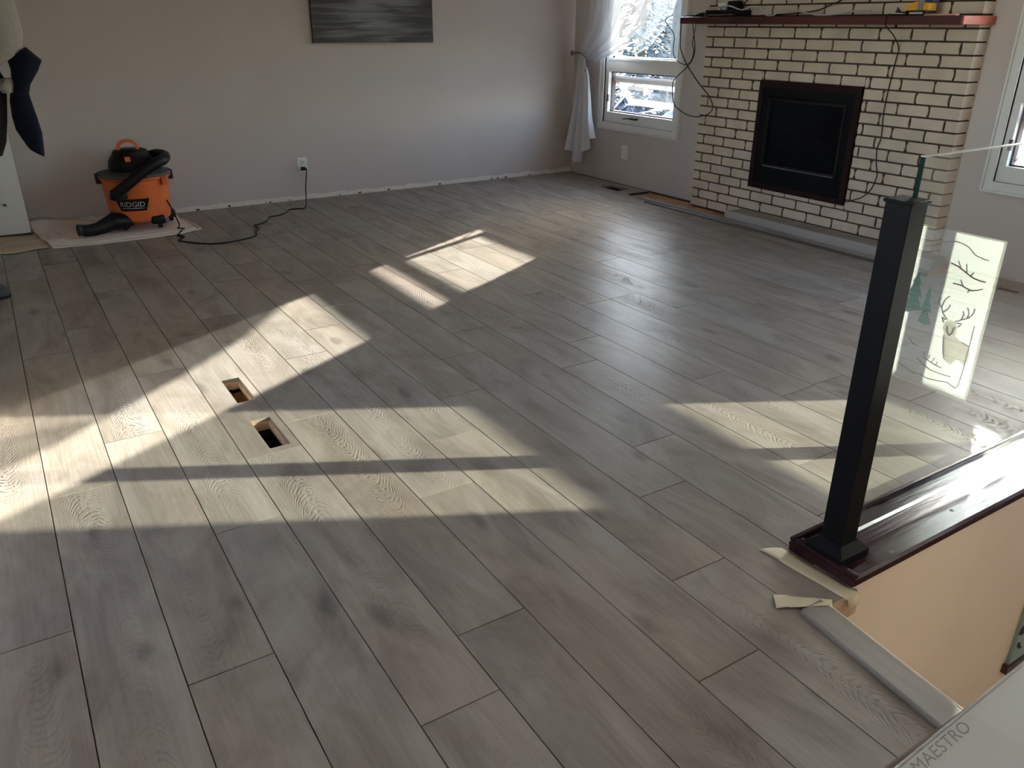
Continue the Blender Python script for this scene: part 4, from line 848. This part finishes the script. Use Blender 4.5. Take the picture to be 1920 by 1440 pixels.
b = MB(); b.tube([PKt(-0.002,0.0015,tbz+0.0075),PKt(0.3,0.0015,tbz+0.0075),PKt(0.62,0.0015,tbz+0.0075)],0.0008,6,2); b.build('film_edge', M_WHITE, pk, smooth=True)

# ------------------------------------------------------------------ unseen ceiling lamps added as fill (behind the camera)
def fill_lamp(x, y, watts, label):
    t = thing('fill_lamp', (x,y,ZC-0.09), label, 'lamp', 'added fill lamps')
    MB().lathe([(0.10,ZC),(0.115,ZC-0.012),(0.11,ZC-0.02)],x,y,28).build('lamp_base', M_CHROME, t, smooth=True, ang=30)
    M = mat('fill_lamp_glass', (0.9,0.85,0.75), 0.3); e = M.node_tree.nodes['Principled BSDF']; e.inputs['Emission Color'].default_value = (1.0,0.78,0.52,1); e.inputs['Emission Strength'].default_value = 3.0
    MB().lathe([(0.105,ZC-0.02),(0.10,ZC-0.045),(0.07,ZC-0.07),(0.01,ZC-0.08)],x,y,28).build('lamp_shade', M, t, smooth=True)
    li = bpy.data.lights.new('fill_light', 'AREA'); li.shape = 'DISK'; li.size = 0.28; li.energy = watts; li.color = (1.0,0.85,0.68)
    o = bpy.data.objects.new('fill_light', li); C.objects.link(o); o.location = Vector((x,y,ZC-0.085))*S
fill_lamp(-0.3, -0.5, 3.5, 'opal fill lamp added in the hall behind the viewer')
fill_lamp(2.2, -0.9, 10.0, 'opal fill lamp added over the stairwell')

# ------------------------------------------------------------------ outdoors
struct(MB().grid(lambda u_,v_:(XW+0.08+60*u_,-30+70*v_,-0.75-0.10*math.sin(u_*9)*math.sin(v_*11)),40,40).build('ground', M_GROUND, org=(10,5,-0.8)))
def tree(x, y, h_, seed, label):
    rd = random.Random(seed); t = thing('bare_tree', (x,y,-0.85), label, 'tree', 'bare trees outside')
    lean = rd.uniform(-0.05,0.05)
    MB().tube([(x,y,-0.9),(x+lean,y+0.02,h_*0.4),(x+lean*2.5,y-0.03,h_)],[0.11,0.08,0.015],8,4).build('trunk', M_BARK, t, smooth=True)
    b = MB()
    for i in range(46):
        z = rd.uniform(-0.1,h_*0.95); a = rd.uniform(0,6.28); L = rd.uniform(0.4,0.85)*(1.1-z/h_*0.6); k = z/h_
        p0 = Vector((x+lean*2.2*k,y,z)); p1 = p0+Vector((math.cos(a)*L*0.5,math.sin(a)*L*0.5,L*0.25)); p2 = p0+Vector((math.cos(a+0.2)*L,math.sin(a+0.2)*L,L*rd.uniform(0.2,0.7)))
        b.tube([p0,p1,p2],[0.022,0.013,0.004],5,2)
        for q in range(4):
            s0 = p1.lerp(p2, rd.random()); b.tube([s0,s0+Vector((rd.uniform(-.35,.35),rd.uniform(-.35,.35),rd.uniform(-0.1,.4)))],[0.008,0.003],4,0)
    b.build('branches', M_BARK, t)
tree(8.5,9.1,6.5,11,'bare tree outside seen in the upper pane right of the sheer curtain')
def evergreen(x, y, h_, rad, seed, label):
    rd = random.Random(seed); t = thing('evergreen_tree', (x,y,-0.8), label, 'tree', 'pale evergreens at the back of the yard')
    MB().tube([(x,y,-0.85),(x,y,-0.8+h_*0.8)],[0.10,0.03],7,0).build('trunk', M_BARK, t)
    b = MB()
    for i in range(2200):
        k = rd.random()**0.7; z = -0.75+h_*(1-k)*1.0; q = rad*(0.12+0.88*k)*rd.uniform(0.55,1.0); a = rd.uniform(0,6.283); p = Vector((x+q*math.cos(a),y+q*math.sin(a),z))
        d = Vector((math.cos(a),math.sin(a),-0.35))*rd.uniform(0.08,0.16); n1 = Vector((-math.sin(a),math.cos(a),0.2))*0.05
        b.add([p-n1,p+d,p+n1,p-d*0.6],[(0,1,2,3)])
    b.build('foliage', M_HAZE, t)
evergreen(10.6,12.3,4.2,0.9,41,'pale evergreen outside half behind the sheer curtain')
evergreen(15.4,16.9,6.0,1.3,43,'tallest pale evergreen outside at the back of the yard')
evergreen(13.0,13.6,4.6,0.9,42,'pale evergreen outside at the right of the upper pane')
hg = thing('evergreen_hedge', (6.05,8.0,-0.8), 'dark evergreen hedge outside below the open sash', 'hedge')
b = MB(); rd = random.Random(5)
for i in range(1500):
    a = rd.uniform(0,1); x = 6.05+rd.uniform(-0.3,0.3); y = 7.4+1.2*a; z = -0.8+rd.uniform(0,1.02)
    d = Vector((rd.gauss(0,1),rd.gauss(0,1),rd.gauss(0.3,1))).normalized()*0.07; n1 = d.orthogonal()*0.6
    b.add([Vector((x,y,z))-n1,Vector((x,y,z))+d,Vector((x,y,z))+n1,Vector((x,y,z))-d],[(0,1,2,3)])
b.build('foliage', M_HEDGE, hg)
tp = MB().grid(lambda u_,v_:(6.5+0.8*u_,6.75+0.9*v_,-0.80+0.90*math.sin(u_*math.pi)**0.25*math.sin(v_*math.pi)**0.25+0.02*math.sin(u_*20+v_*9)),24,24).build('blue_tarp', M_TARP, smooth=True)
tag(tp, 'bright blue tarp outside seen low through the open sash', 'tarp')
